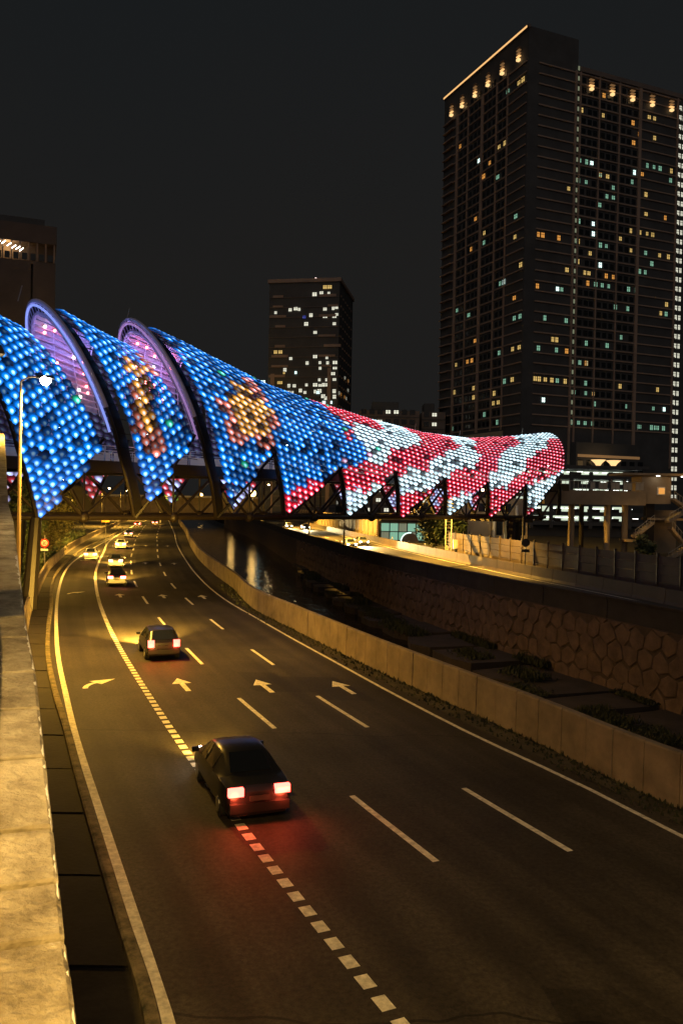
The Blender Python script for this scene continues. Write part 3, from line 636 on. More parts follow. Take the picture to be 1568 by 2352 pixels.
# lattice bars the scales hang on (one line per column and a few purlins)
def crv(shell, kb, side, q0=0, q1=1, n=20, inset=.0, dk=0):
    out_ = []
    for i in range(n+1):
        q = q0+(q1-q0)*i/n; P, s = surf(shell, kb, q, side)
        if inset:
            C_ = Vector(bpt(kb-.3, -4, 11)); P = Vector(P)-(Vector(P)-C_).normalized()*inset
        out_.append(Vector(P))
    return out_
lat = MB()
for shell, k0, k1 in ((1, 0, .86), (2, 1, 1.93), (3, 2, 9)):
    for side in (1, -1):
        for r in range(0, 12):
            q = .30+r*.06; n = max(4, int((k1-k0)*6))
            lat.tube([Vector(surf(shell, k0+.05+(k1-k0-.08)*i/n, q, side)[0])-Vector((0, 0, .16)) for i in range(n+1)], .035, 4)
wpart(lat, 'purlin_lattice', 'steel', bridge)['kind'] = 'stuff'
# ribs
strip_m = mat('rib_light_strip', (.2, .2, .3), .4, emit=(.26, .36, 1), es=.9)
strip_m2 = mat('rib_light_strip_lilac', (.2, .2, .3), .4, emit=(.55, .3, .75), es=.5)
M['strip'] = strip_m; M['strip2'] = strip_m2
for j, shell in ((0, 1), (1, 2), (2, 3)):
    kb = float(j)
    for side in (1, -1):
        P = crv(shell, kb, side, 0, 1, 26)
        rb = wpart(MB().tube(P, .16, 6), 'rib', 'steel_brown', bridge)
        if j:
            I = crv(shell, kb, side, .42 if side == 1 else .3, 1, 24, inset=.95)
            MB().tube(crv(shell, kb, side, .45 if side == 1 else .3, 1, 22), .18, 6).build('outer_flange', 'lilac', rb)
            o = MB().tube(I, [.06+.06*i/24 for i in range(25)], 6).build('inner_flange', 'lilac', rb)
            rg = MB()
            O = crv(shell, kb, side, .42 if side == 1 else .3, 1, 24)
            for i in range(0, 25): rg.tube([O[i], I[i]], .04, 4)
            rg.build('rung', 'lilac', rb)
            MB().tube([q+Vector((-.12, -.2, -.05)) for q in crv(shell, kb, side, .36 if side == 1 else .5, 1, 20, inset=.3)], .10, 5).build('light_strip', 'strip' if j == 1 else 'strip2', rb)
        # dark web behind the rib, carrying the first row of scales
        A = crv(shell, kb+.02, side, 0, 1, 24, inset=.05); B = crv(shell, kb+.135, side, 0, 1, 24, inset=.25)
        wpart(MB().strip(A, B), 'rib_web', 'steel', bridge)
for j in range(3, 10):
    for side in (1, -1):
        wpart(MB().tube(crv(3, float(j), side, 0, 1, 22, inset=.3), [.24]*8+[.14]*15, 6), 'rib', 'steel', bridge)
# edge tubes of the tooth gables
for shell, js in ((1, (0,)), (2, (1,)), (3, range(2, 9))):
    for j in js:
        for side in (1, -1):
            zn = float(np.interp(j+1, [1, 2, 3, 4, 5, 6, 7, 8, 9], [12.4, 13.2, 12.5, 11.4, 11.2, 10.8, 10.6, 10.7, 12.1])); pts_ = []
            for i in range(9):
                f = i/8*(.86 if shell == 1 else .93 if shell == 2 else 1); z = 6.6+(zn-6.6)*i/8
                p_, s_, zr_ = prof(shell, j+f)
                n_ = float(np.interp(z, p_[:9, 1], p_[:9, 0]) if z < ZM else p_[9, 0]); pts_.append(bpt(j+f-lean(j+f, z, zr_)+.03, -4+side*(n_-.1), z-.12))
            wpart(MB().tube(pts_, .13, 5), 'gable_tube', 'steel', bridge)
# lining of the far side behind the two open hoods, with slats and small coloured lamps
for shell, k0 in ((2, 1.0), (3, 2.0)):
    A = [[Vector(surf(shell, k0+.05+.6*i/6, .55+.44*q/14, -1)[0])-Vector((0, 0, .5)) for q in range(15)] for i in range(7)]
    lin = MB()
    for i in range(6): lin.strip(A[i], A[i+1])
    ln_ = wpart(lin, 'hood_lining', 'lilac_dark', bridge)
    for q in range(1, 14):
        MB().tube([A[i][q]+Vector((.25, -.35, -.15)) for i in range(7)], .07, 4).build('slat', 'lilac', ln_)
    for i in range(0, 7, 2): MB().tube([A[i][q]+Vector((.3, -.42, -.2)) for q in range(15)], .05, 4).build('slat', 'lilac', ln_)
    for i in range(16):
        a = random.choice(A[1:6])[random.randint(2, 12)]+Vector((.4, -.55, -.1)); cc = random.choice('rrrw')
        MB().tube([a, a+Vector((.1, -.16, -.06))], [.12, .07], 8).build('hood_lamp', M['tail_far'] if cc == 'r' else M['lamp_white_far'], ln_)
    for kk, zz, e_ in ((k0-.55, 17.8, 120), (k0-.1, 16.5, 40)):
        light('hood_light', 'SPOT', Vector(bpt(kk, -4.6, zz-2))-BV, e_*9, (.42, .36, 1) if shell == 2 else (.62, .36, .85), bridge, .5, 110, (.25, .3, 1), .8)
# deck, truss, handrails
K0, K1 = -2.0, 9.3
wpart(MB().sweep([bpt(K0+(K1-K0)*i/10, -4, 0) for i in range(11)], [(-3.6, 10.45), (-3.6, 10.75), (3.6, 10.75), (3.6, 10.45)]), 'deck', 'deck', bridge)
for n_ in (-.25, -7.75):
    wpart(MB().beam(bpt(K0, n_, 10.3), bpt(K1, n_, 10.3), .35, .85), 'edge_beam', 'steel_brown' if n_ > -1 else 'steel', bridge)
    wpart(MB().tube([bpt(K0, n_, 6.5), bpt(8.6, n_, 6.5)], .22, 10), 'bottom_chord', 'steel_brown', bridge)
    hr = wpart(MB().tube([bpt(K0, n_+(-.8 if n_ > -1 else .8), 11.9), bpt(K1, n_+(-.8 if n_ > -1 else .8), 11.9)], .045, 6), 'handrail', 'handrail', bridge)
    o_ = -.8 if n_ > -1 else .8
    k = K0
    while k < K1-.1:
        MB().beam(bpt(k, n_+o_, 10.75), bpt(k, n_+o_, 11.9), .07, .07).build('baluster', 'handrail', hr)
        if n_ < -1:
            MB().beam(bpt(k+.02, n_+o_, 11.3), bpt(k+.23, n_+o_, 11.3), .02, .9).build('panel', 'glasspanel', hr)
        else:
            for z in (10.95, 11.15, 11.35, 11.55, 11.75): MB().beam(bpt(k, n_+o_, z), bpt(k+.25, n_+o_, z), .02, .03).build('rail', 'handrail', hr)
        k += .25
    for j in range(-2, 9):
        lo = bpt(j+.48, n_, 6.5)
        for kt, r_ in ((j, .13), (j+1, .13), (j+.48, .09)):
            wpart(MB().tube([lo, bpt(kt, n_, 10)], r_, 6), 'diagonal', 'steel_brown', bridge)
        bm = bmesh.new(); bmesh.ops.create_uvsphere(bm, u_segments=12, v_segments=8, radius=.42); me = bpy.data.meshes.new('truss_node'); bm.to_mesh(me); bm.free(); me.materials.append(M['steel_brown'])
        inst('truss_node', me, bridge, loc=Vector(lo)-BV)
for j in range(-2, 10):
    wpart(MB().beam(bpt(j, -.4, 10.0), bpt(j, -7.6, 10.0), .25, .5), 'cross_beam', 'steel', bridge)
    wpart(MB().beam(bpt(j+.48 if j < 9 else 8.6, -.2, 6.5), bpt(j+.48 if j < 9 else 8.6, -7.8, 6.5), .2, .2), 'cross_beam', 'steel', bridge)
    if j > -1:
        P = Vector(bpt(j+.45, -4, 13.3))
        dl = wpart(MB().disc(P, (0, 0, 1), .12, 10, .06), 'downlight', 'lamp_white_far', bridge)
        light('downlight_lamp', 'POINT', P-BV-Vector((0, 0, .15)), 55, (1, .8, .62), bridge, .1)
wpart(MB().tube([bpt(8.05, -2.2, .9), bpt(8.05, -2.2, 6.3)], 1.0, 16), 'pier', 'steel_brown', bridge)
wpart(MB().beam(bpt(8.05, .3, 6.1), bpt(8.05, -8.2, 6.1), 1.2, .5), 'pier_cap', 'steel_brown', bridge)
wpart(MB().tube([bpt(-.25, -2, -.05), bpt(-.1, -2, 6.3)], [1.3, .9], 16), 'pier', 'steel', bridge)
wpart(MB().tube([bpt(-.05, -.2, -.05), bpt(.0, -.1, 6.5)], [.55, .4], 10), 'pier', 'steel', bridge)
for kk in (4.1, 5.85, 6.9, 8.6, 0.02, 1.18):
    sh_ = 3 if kk > 1.5 else (2 if kk < .5 else 3); zt = float(np.interp(kk, [0, 1.18, 2.35, 3.55, 4.75, 5.9, 7.05, 8.2, 9.3], [22.5, 22.4, 20, 17.9, 16.6, 15.75, 15.65, 16.5, 17.55]))
    wpart(MB().tube([bpt(kk, -4, zt-.2), bpt(kk+.04, -4, zt+1.0)], .04, 5), 'lightning_rod', 'handrail', bridge)
TOWER_R = [('o',26.7,127.8),('y',18.7,121.9),('o',37.8,122.0),('o',40.3,121.5),('o',38.2,118.2),('y',44.0,127.1),('y',46.1,127.3),('y',46.3,121.5),('g',18.5,107.0),('g',20.9,107.0),('w',22.8,107.0),('g',26.1,106.9),('o',41.8,109.6),('g',43.7,109.9),('g',46.3,109.9),('g',48.7,110.0),('y',53.2,112.4),('g',53.0,109.4),('w',38.8,107.2),('o',26.0,104.0),('y',28.7,104.2),('y',14.7,99.6),('g',20.9,101.2),('g',18.2,101.1),('g',38.0,104.0),('g',30.9,101.2),('g',26.0,98.0),('g',28.6,98.5),('g',31.0,98.5),('y',43.6,97.9),('y',43.4,103.6),('y',37.9,92.1),('y',41.4,91.9),('y',44.2,92.0),('y',46.3,92.1),('o',51.2,95.3),('g',18.5,89.9),('w',23.8,89.8),('w',23.9,86.9),('o',4.5,84.7),('o',6.0,84.7),('y',18.6,86.4),('y',26.6,121.7),('o',11.6,84.2),('g',18.2,84.1),('y',22.9,83.3),('y',34.0,86.7),('y',38.1,86.4),('g',26.6,83.6),('g',28.8,83.6),('y',46.4,89.5),('y',49.3,86.4),('y',52.8,85.9),('g',43.8,83.9),('y',18.6,77.8),('y',21.1,77.6),('y',22.6,77.5),('w',26.7,77.9),('o',29.0,77.5),('o',31.6,77.5),('g',41.7,80.4),('g',43.8,80.5),('g',46.3,80.6),('y',14.7,75.1),('o',4.5,69.4),('w',11.5,69.7),('g',13.0,69.4),('o',22.3,71.9),('g',25.2,71.8),('g',27.6,71.8),('g',30.0,71.8),('g',37.5,74.3),('g',40.4,74.6),('y',52.5,71.4),('g',32.7,68.7),('g',37.4,68.7),('y',50.3,68.5),('g',52.4,68.1),('g',7.3,62.6),('g',14.8,62.5),('g',35.1,60.0),('y',10.2,57.1),('y',11.6,56.7),('g',5.3,53.9),('g',11.6,53.8),('o',15.2,53.1),('g',22.2,54.2),('g',29.9,56.9),('o',22.4,51.1),('g',20.0,48.4),('g',22.5,48.4),('y',4.4,44.8),('y',5.8,44.8),('y',7.9,44.3),('y',10.2,44.8),('g',12.1,44.6),('y',14.9,44.3),('y',35.1,45.2),('g',40.6,45.3),('y',49.7,45.0),('g',22.3,42.5),('g',25.1,42.3),('g',18.2,39.6),('g',22.4,39.6),('o',25.2,39.6),('g',48.2,39.2),('w',52.5,39.3),('w',7.4,37.3),('g',25.7,36.6),('g',37.5,36.6),('g',25.1,33.6),('g',17.7,30.5),('g',20.0,30.6),('g',22.4,30.6),('g',42.7,33.4),('g',47.6,30.5),('g',50.0,30.4),('g',52.4,30.3),('g',43.1,24.2),('g',49.1,24.1)]
TOWER_L = [('y',2.3,130.1),('y',4.3,129.1),('g',9.8,129.6),('o',36.2,123.7),('y',13.8,114.4),('y',10.8,114.6),('w',24.9,114.6),('o',18.7,110.9),('g',14.2,105.4),('o',21.9,107.7),('o',26.1,96.4),('g',4.5,90.1),('y',20.9,90.3),('y',20.9,90.2),('g',21.0,86.9),('o',28.4,86.9),('y',4.7,83.9),('y',1.6,75.3),('g',11.8,72.0),('w',9.9,72.1),('o',4.4,68.5),('g',36.2,69.2),('g',29.0,66.0),('g',4.2,62.4),('g',1.4,62.6),('o',25.0,59.8),('y',1.5,53.7),('y',4.7,53.4),('g',11.6,53.4),('o',29.2,53.2),('o',26.6,53.2),('y',36.1,53.3),('g',8.5,44.2),('y',4.6,44.3),('y',36.8,44.6),('y',25.3,44.1),('y',25.2,41.2),('y',13.8,41.5),('y',14.1,38.4),('y',11.5,38.3),('g',18.9,35.5),('g',11.9,31.9),('g',37.9,32.1)]
MID_W = [('y',-7.2,85.0),('y',-5.5,85.0),('w',-11.0,82.5),('w',-8.5,82.8),('w',-5.8,82.8),('w',-25.3,76.2),('w',-19.9,77.1),('w',-17.9,77.5),('w',-16.6,77.2),('w',-7.1,77.1),('w',-4.1,77.3),('w',-2.9,77.7),('w',-12.2,75.0),('w',-7.0,74.4),('w',-3.6,74.5),('w',-2.8,75.1),('b',-14.7,74.4),('w',-13.9,71.9),('w',-3.6,71.8),('y',-25.1,61.9),('y',-23.3,61.9),('w',-19.4,59.5),('w',-10.4,60.1),('w',-6.1,59.7),('w',-13.3,57.8),('w',-8.6,57.9),('w',-5.8,57.8),('w',-3.1,57.9),('w',-21.5,55.4),('w',-8.5,55.9),('w',-3.1,55.9),('w',-3.7,53.9),('w',-8.7,51.7),('w',-5.9,51.7),('w',-3.2,51.8),('w',-19.9,49.6),('w',-17.9,49.6),('w',-13.4,49.9),('w',-10.2,49.9),('w',-8.4,49.7),('w',-7.1,49.9),('w',-5.7,49.9),('w',-20.1,47.2),('w',-18.8,47.3),('w',-10.2,47.5),('w',-15.6,47.9),('w',-8.6,47.7),('w',-3.2,47.6),('w',-7.2,45.8),('w',-6.3,45.1),('w',-3.1,45.6)]

# ------------------------------------------------------------------ windows shared by all far buildings
def pane_mesh(name, m, w, h, bars=1):
    b = MB().box((0, -.04, 0), (w, .06, h)); me = b.mesh(name, m); me.materials.append(M['frame'])
    f = MB()
    for x in ([0] if bars else []): f.box((x, -.1, 0), (.09, .1, h))
    for z in (-h/2, h*.12, h/2): f.box((0, -.1, z), (w+.12, .1, .09))
    for x in (-w/2, w/2): f.box((x, -.1, 0), (.09, .1, h))
    bm = bmesh.new(); bm.from_mesh(me)
    me2 = f.mesh('t'); bm2 = bmesh.new(); bm2.from_mesh(me2)
    off = {}
    for v in bm2.verts: off[v] = bm.verts.new(v.co)
    for fc in bm2.faces:
        nf = bm.faces.new([off[v] for v in fc.verts]); nf.material_index = 1
    bm.to_mesh(me); bm.free(); bm2.free(); return me
WIN = {c: pane_mesh('window', m, 1.15, 1.5) for c, m in (('w', 'lit_w'), ('g', 'lit_g'), ('y', 'lit_y'), ('o', 'lit_o'), ('b', 'lit_b'), ('c', 'lit_c'), ('d', 'glass_dark'))}
def put_window(parent, code, p, ang, sx=1, sz=1):
    o = inst('window', WIN[code], parent, loc=p, rz=ang); o.scale = (sx, 1, sz); return o

# ------------------------------------------------------------------ the apartment tower
random.seed(5)
C0 = Vector((50.4, 235, 0)); dR = Vector((.92, .392, 0)); dL = Vector((-.392, .92, 0))
aR = math.atan2(dR.y, dR.x); aL = math.atan2(-dL.y, -dL.x)
tw = thing('apartment_tower', 'tall dark apartment tower with gold lights under its roof edge', 'tower', C0)
def tp(t, s, z): return dR*t+dL*s+Vector((0, 0, z))
def block(t0, t1, s0, s1, z0, z1):
    v = [tp(t, s, z) for z in (z0, z1) for t, s in ((t0, s0), (t1, s0), (t1, s1), (t0, s1))]
    return v, [(3, 2, 1, 0), (4, 5, 6, 7), (0, 1, 5, 4), (1, 2, 6, 5), (2, 3, 7, 6), (3, 0, 4, 7)]
MB().add(*block(0, 70, 0, 46.9, 0, 135)).build('wall', 'tower_dark', tw)
MB().add(*block(.0, 17.3, .0, 46.9, 135.01, 143.2)).build('crown_block', 'tower_dark', tw)
MB().add(*block(17.6, 70, -.35, .6, 134.2, 135.6)).build('roof_edge', 'tower', tw)
MB().add(*block(-.5, .3, -.4, 47.2, 142.6, 143.5)).build('roof_edge', 'tower', tw)
MB().add(*block(-.62, -.5, .3, 46.8, 142.75, 143.25)).build('roof_light_strip', 'gold_strip', tw)
FL = [31+2.93*i for i in range(36)]
for z in FL:
    b = MB().add(*block(3.6, 56.2, -.32, -.02, z-.2, z+.16)); b.build('floor_band', 'tower_band', tw)
    MB().add(*block(-.32, -.02, .5, 45.5, z-.2, z+.16)).build('floor_band', 'tower_band', tw)
    MB().add(*block(17.05, 17.55, -.42, -.33, z+.7, z+1.9)).build('stair_light', 'lit_s', tw)
for z in [10+2.93*i for i in range(42)]:
    for t in (56.35, 57.75): inst('stair_window', WIN['c'], tw, loc=tp(t, -.02, z+1.2), rz=aR).scale = (.8, 1, 1.05)
for t, w in ((16.5, .6), (18.1, .5), (25.1, .35), (32.6, .35), (40.5, 1.0), (55.2, .5)):
    MB().add(*block(t-w/2, t+w/2, -.44, -.01, 20, 134)).build('pilaster', 'tower_band', tw)
for s, w in ((38, 1.0), (31.4, .3), (23.2, 1.1), (15.4, .4), (9.7, .4)):
    MB().add(*block(-.44, -.01, s-w/2, s+w/2, 30, 134)).build('pilaster', 'tower_band', tw)
# balcony stubs at the far left edge
for z in FL: MB().add(*block(-.9, -.02, 40, 46.5, z-.25, z+.1)).build('balcony', 'tower_band', tw)
used = set(); n_w = 0
def fl(z): return FL[max(0, min(35, round((z-1.2-31)/2.93)))]
for c, t, z in TOWER_R:
    if 3 < t < 56: put_window(tw, c, tp(t, -.04, fl(z)+1.35), aR, random.uniform(.8, 1.15), random.uniform(.75, 1.05)); used.add((0, round(t), fl(z))); n_w += 1
for c, s, z in TOWER_L:
    if 0 < s < 46: put_window(tw, c, tp(-.04, s, fl(z)+1.35), aL, random.uniform(1, 1.5), random.uniform(.75, 1.05)); used.add((1, round(s), fl(z))); n_w += 1
dark = []
for z in FL:
    for t in (19.6, 21.8, 23.7, 26.6, 28.8, 31, 34.3, 36.5, 38.8): dark.append((0, t, z))
    for s in (11.3, 13.6, 17, 19.3, 21.6, 24.9, 27.2, 29.6, 33, 35.8): dark.append((1, s, z))
dark = [d for d in dark if not any((d[0], round(d[1])+e, d[2]) in used for e in (-1, 0, 1))]
random.shuffle(dark); rest = MB()
for i, (f_, q, z) in enumerate(dark):
    p = tp(q, -.04, z+1.35) if f_ == 0 else tp(-.04, q, z+1.35)
    if i < 300-n_w: put_window(tw, 'd', p, aR if f_ == 0 else aL, 1.2, 1)
    else: rest.box(p, (1.4, .12, 1.5), aR if f_ == 0 else aL)
rest.build('window_field', 'glass_dark', tw)['kind'] = 'stuff'
for i, q in enumerate([(21.7+7.63*k, None) for k in range(6)]+[(None, s) for s in (3.9, 12.1, 19.7, 27, 34.6, 41.2)]):
    t, s = q; z = 129.6 if s is None else 135.2
    def pp(o, dz): return tp(t, -o, z+dz) if s is None else tp(-o, s, z+dz)
    a_ = aR if s is None else aL
    cl = MB().box(pp(.75, 0), (1.0, .9, .6), a_).build('crown_light', 'gold_lamp', tw)
    for k in range(4): MB().box(pp(.7, 1.0+.85*k), (1.5, .7, .26), a_).build('louvre', ('gold_strip', 'gold_dim', 'gold_dim', 'tower')[k], cl)  # slats emit less with height, imitating the lamp's light on them
MB().add(*block(-.5, -.02, 8.8, 46, 18, 29.6)).build('podium_wall', 'cream', tw)
MB().add(*block(17.5, 41, -2.5, -.02, 16, 26.5)).build('podium_wall', 'tower_dark', tw)
MB().add(*block(16, 46, -9, -2.51, 14.6, 15.6)).build('terrace_slab', 'tower_dark', tw)
for k in range(8): MB().add(*block(18+k*3.2, 19.9+k*3.2, -2.58, -2.51, 17.6, 21.4)).build('podium_window', 'glass_dark', tw)
MB().add(*block(18, 41, -2.62, -2.52, 22.2, 23.0)).build('cornice_light', 'gold_dim', tw)
for t, nm in ((22.2, 'left'), (27.7, 'right')):
    a = C0+tp(t, -6.5, 0)
    pl = thing('terrace_parasol', f'glowing gold parasol lamp on the tower terrace, {nm} one of the pair', 'parasol', (a.x, a.y, 15.6), 0, 'glowing parasols on the tower terrace')
    MB().tube([(0, 0, 0), (0, 0, 4.2)], .09, 6).build('pole', 'dark_pole', pl)
    MB().tube([(0, 0, 3.9), (0, 0, 4.8), (0, 0, 5.7)], [.5, 1.1, 2.1], 12).build('shade', 'gold_lamp', pl)

# ------------------------------------------------------------------ mid-distance tower
mt = thing('office_tower', 'tall dark office tower behind the middle of the footbridge', 'tower', (-14.8, 300, 0), -.17)
X0, X1, ZT = -13.0, 12.9, 87
MB().box((-.05, 15, ZT/2), (25.9, 30, ZT)).build('wall', 'tower_dark', mt)
MB().box((-.05, 15, ZT+.6), (27, 31, 1.3)).build('cornice', 'tower_band', mt)
MB().box((0, 14, ZT+2.2), (8, 8, 2.0)).build('plant_room', 'tower', mt)
MB().tube([(2, 10, ZT+3), (2, 10, ZT+4.2)], .35, 6).build('beacon', 'red_beacon', mt)
MB().tube([(-13.3, 2, 0), (-13.3, 2, 50)], 3.2, 14).build('stair_drum', 'tower_dark', mt)
MB().box((9.7, -.22, 28), (1.3, .4, 56)).build('pilaster', 'tower_band', mt); MB().box((-11.3, -.22, 27), (1.4, .4, 54)).build('pilaster', 'tower_band', mt)
for i in range(22):
    z = 6+i*3.6
    MB().box((0, -.12, z), (25.6, .22, .22)).build('floor_band', 'tower', mt)
    for j in range(6): MB().box((13.02, 3+j*4.6, z+.6), (.3, 1.2, .6)).build('spandrel', 'tower_band', mt)
    if i > 12:
        for xa, w_ in ((-9.7, 6.2), (9.6, 6.2)):
            if (i*7+int(xa)) % 5 != 0: MB().box((xa+random.choice((-1, 0, 1)), -.2, z+.4), (w_*random.choice((.6, 1, 1)), .35, random.uniform(.7, 1.1))).build('spandrel', 'tower_band', mt)
for c, x, z in MID_W:
    if x > X0-14.8+13.5-13.5: put_window(mt, 'c' if c == 'w' else c, (x+14.8, -.16 if x > -27.5 else -1.4, z), 0, random.uniform(.8, 1.5), random.uniform(.6, .95))
for z in (17, 21, 25, 30, 33, 37, 40, 45, 51): put_window(mt, random.choice('cwo'), (-15.2+random.uniform(-.7, .7), -.75, z), 0, 1.6, .8)
for i in range(24): put_window(mt, random.choice('ccwy'), (random.uniform(-10, 12), -.16, random.choice([6+k*3.6+1.6 for k in range(10, 18)]) if i < 5 else random.choice([6+k*3.6+1.6 for k in range(7, 13)])), 0, random.uniform(.6, 1.2), .7)
for i in range(26): put_window(mt, 'c' if i % 3 else 'o', (13.1, 2+random.choice(range(7))*3.9, random.choice([6+k*3.6+1.6 for k in range(14)])), math.pi/2, 1.3, .8)

# ------------------------------------------------------------------ left tower and low blocks behind
lt = thing('concrete_tower', 'pale blank-walled tower with an orange-lit rooftop, at the far left', 'tower', (-77, 202, 0), .36)
MB().box((-4.2, 9, 32.6), (4.9*1.9, 18, 65.2)).build('wall', 'left_tower', lt); MB().box((3.5, 9, 32.6), (5.2, 18, 65.2)).build('wall', 'left_tower', lt)
MB().box((.5, 10, 32), (1.0, 16, 64)).build('slot', 'tower_dark', lt)
MB().box((-1.2, 9, 71.9), (15, 18.4, 4.4)).build('roof_block', 'left_tower', lt)
MB().box((-3, 9.6, 75.2), (13, 15, 2)).build('roof_cap', 'tower_dark', lt)
MB().box((-1.2, 10.5, 67.5), (14.2, 15, 4.4)).build('recess_wall', 'left_tower', lt)
for k in range(8): MB().box((-7.9+k*1.95, .2, 67.5), (.35, .5, 4.4)).build('post', 'tower_band', lt)
for k in range(7): MB().box((-6.9+k*1.95, .1, 66.2), (1.2, .5, 1.6)).build('opening', 'glass_dark', lt)
for k, (x, z) in enumerate(((-7.4, 68.4), (-6.2, 68.6), (-5.0, 68.2), (-3.9, 67.8), (-3.0, 67.6), (-2.2, 67.3))):
    MB().beam((x, -.1, z), (x+.9, -.15, z+.8), .12, .16).build('roof_lamp', 'lamp_white_far', lt)
light('rooftop_light', 'POINT', (-5, 1.2, 68.6), 420, (1, .6, .2), lt, .4)
for lb_, cx_, w, top, D, lit in (('low dark apartment block right of the office tower', 14.5, 19, 37, 262, 6), ('narrow dark block with rows of lit windows, left of the big tower', 29.2, 7.6, 37.5, 268, 22)):
    lb = thing('apartment_block', lb_, 'building', (cx_, D, 0))
    MB().box((0, 8, top/2), (w, 16, top)).build('wall', 'tower', lb); MB().box((-1, 8, top+1.6), (w*.45, 8, 3.2)).build('plant_room', 'tower_dark', lb)
    for i in range(11):
        MB().box((0, -.1, 4+i*3.1), (w, .24, .25)).build('floor_band', 'tower_dark', lb)
        for j in range(int(w/2.6)):
            l_ = random.random() < lit/60
            put_window(lb, 'c' if l_ else 'd', (-w/2+1.5+j*2.55, -.02, 5.6+i*3.1), 0, 1.35, .75 if l_ else 1)

# ------------------------------------------------------------------ parking deck with lit floors
pk = thing('parking_deck', 'multi-storey parking deck with white-lit floors below the big tower', 'building', (56, 190, .9))
for k, z in enumerate((3.0, 5.2, 7.4, 9.6, 11.7, 13.8)):
    MB().box((0, 8, z), (27, 17, .85)).build('slab', 'tower_dark', pk)
    MB().box((0, 14, z+1.1), (26, .3, 1.3)).build('back_wall', 'lit_deck', pk)  # wall emits by itself, imitating the lamplight on the parking floors
    for b in range(6):
        x = -12.5+b*4.5
        MB().box((x, -.2, z), (.75, .8, 2.2)).build('column', 'tower_dark', pk)
        for q in range(2): MB().box((x+1.2+q*1.7+random.uniform(-.3, .3), 3+random.uniform(0, 6), z+1.25), (1.3, .2, .14)).build('light_tube', 'tube', pk)
        if random.random() < .7: MB().box((x+2.3, 5, z+.8), (1.8, 4, .8)).build('parked_car_row', 'tower', pk)
MB().box((0, 8, 16.0), (28, 18, .7)).build('roof_slab', 'tower_dark', pk); MB().box((0, 9, 1.2), (27, 15, 2.4)).build('wall', 'tower_dark', pk)

# ------------------------------------------------------------------ approach bridge, columns, stair tower on the right
ab = thing('approach_bridge', 'concrete approach bridge from the canopy end to the stair tower', 'bridge', (33, 111, .9))
wpart(MB().beam((26.3, 110.2, 9.15), (40.6, 113, 9.15), 3.2, 1.9), 'beam', 'beige', ab)
hr = wpart(MB().tube([(26.5, 108.5, 11.3), (40.6, 111.4, 11.3)], .05, 6), 'handrail', 'handrail', ab)
for i in range(24):
    f = i/24; x, y_ = 26.5+14.1*f, 108.5+2.9*f; MB().beam((x, y_, 10.1), (x, y_, 11.3), .06, .06).build('baluster', 'handrail', hr); hr.children[-1].location = (0, 0, 0)
    if i > 10 and i % 3: MB().beam((x+.03, y_, 10.7), (x+.52, y_+.1, 10.7), .03, .95).build('panel', 'glasspanel', hr)
for x, y_, lb_ in ((30.8, 111, 'beige'), (35.9, 112, 'beige'), (33.6, 116, 'steel_brown'), (39, 114, 'beige')):
    wpart(MB().tube([(x, y_, .9), (x, y_, 8.2)], .42 if lb_ == 'beige' else .35, 14), 'column', lb_, ab)
stw = thing('stair_tower', 'concrete stair tower with zigzag flights at the right edge, lit orange', 'stair tower', (42.6, 113, .9))
wpart(MB().box((42.5, 114, 10.3), (4.0, 4, 3.7)), 'cabin', 'beige', stw)
wpart(MB().box((42.3, 113.5, 12.4), (9.6, 6, .28)), 'roof', 'beige', stw)
wn = wpart(MB().box((43.1, 111.95, 10.2), (1.1, .16, 1.1)), 'window', 'white', stw)
MB().box((43.15, 111.84, 10.2), (.8, .1, .8)).build('pane', 'lit_o', wn)
for x, z in ((42.4, 12.2), (45.7, 12.15)): wpart(MB().disc((x, 111.2, z), (0, 0, 1), .22, 10, .1), 'roof_lamp', 'lamp_white_far', stw)
for (xa, za, xb, zb, yy_) in ((44.5, 9.1, 46.3, 7.9, 111.6), (46.3, 7.8, 43.4, 6.1, 110.4), (41.8, 5.9, 39.3, 3.9, 111.4), (44.3, 5.2, 46.3, 2.9, 111.6), (46.3, 2.8, 43.4, .9, 110.4)):
    fl_ = wpart(MB().beam((xa, yy_, za), (xb, yy_, zb), 1.5, .3), 'flight', 'beige', stw)
    n = 9
    for i in range(n):
        f = (i+.5)/n; MB().box((xa+(xb-xa)*f, yy_, za+(zb-za)*f+.2), (abs(xb-xa)/n, 1.4, .14)).build('step', 'concrete', fl_)
    r_ = MB().tube([(xa, yy_-.75, za+1.05), (xb, yy_-.75, zb+1.05)], .035, 5)
    for i in range(6):
        f = i/5; x, z = xa+(xb-xa)*f, za+(zb-za)*f; r_.beam((x, yy_-.75, z), (x, yy_-.75, z+1.05), .04, .04)
    r_.build('stair_rail', 'handrail', fl_)
wpart(MB().box((42.0, 113.2, 4.5), (1.1, 1.1, 8)), 'column', 'steel_brown', stw)
wpart(MB().box((43.9, 113.5, 6.4), (4.6, 3.2, .3)), 'landing', 'beige', stw); wpart(MB().box((40, 113, 3.4), (3.2, 2.6, .3)), 'landing', 'beige', stw)
wpart(MB().box((44.6, 115.4, 4.6), (4, .25, 6)), 'back_wall', 'beige', stw)
light('stair_light', 'POINT', (1.9, -3.2, 5.6), 70, (1, .56, .16), stw, .2)
light('stair_light', 'POINT', (2.6, -4, 10.2), 60, (1, .56, .16), stw, .2)
light('landing_light', 'POINT', (-3.4, -3.6, 5.2), 60, (1, .6, .2), stw, .2)

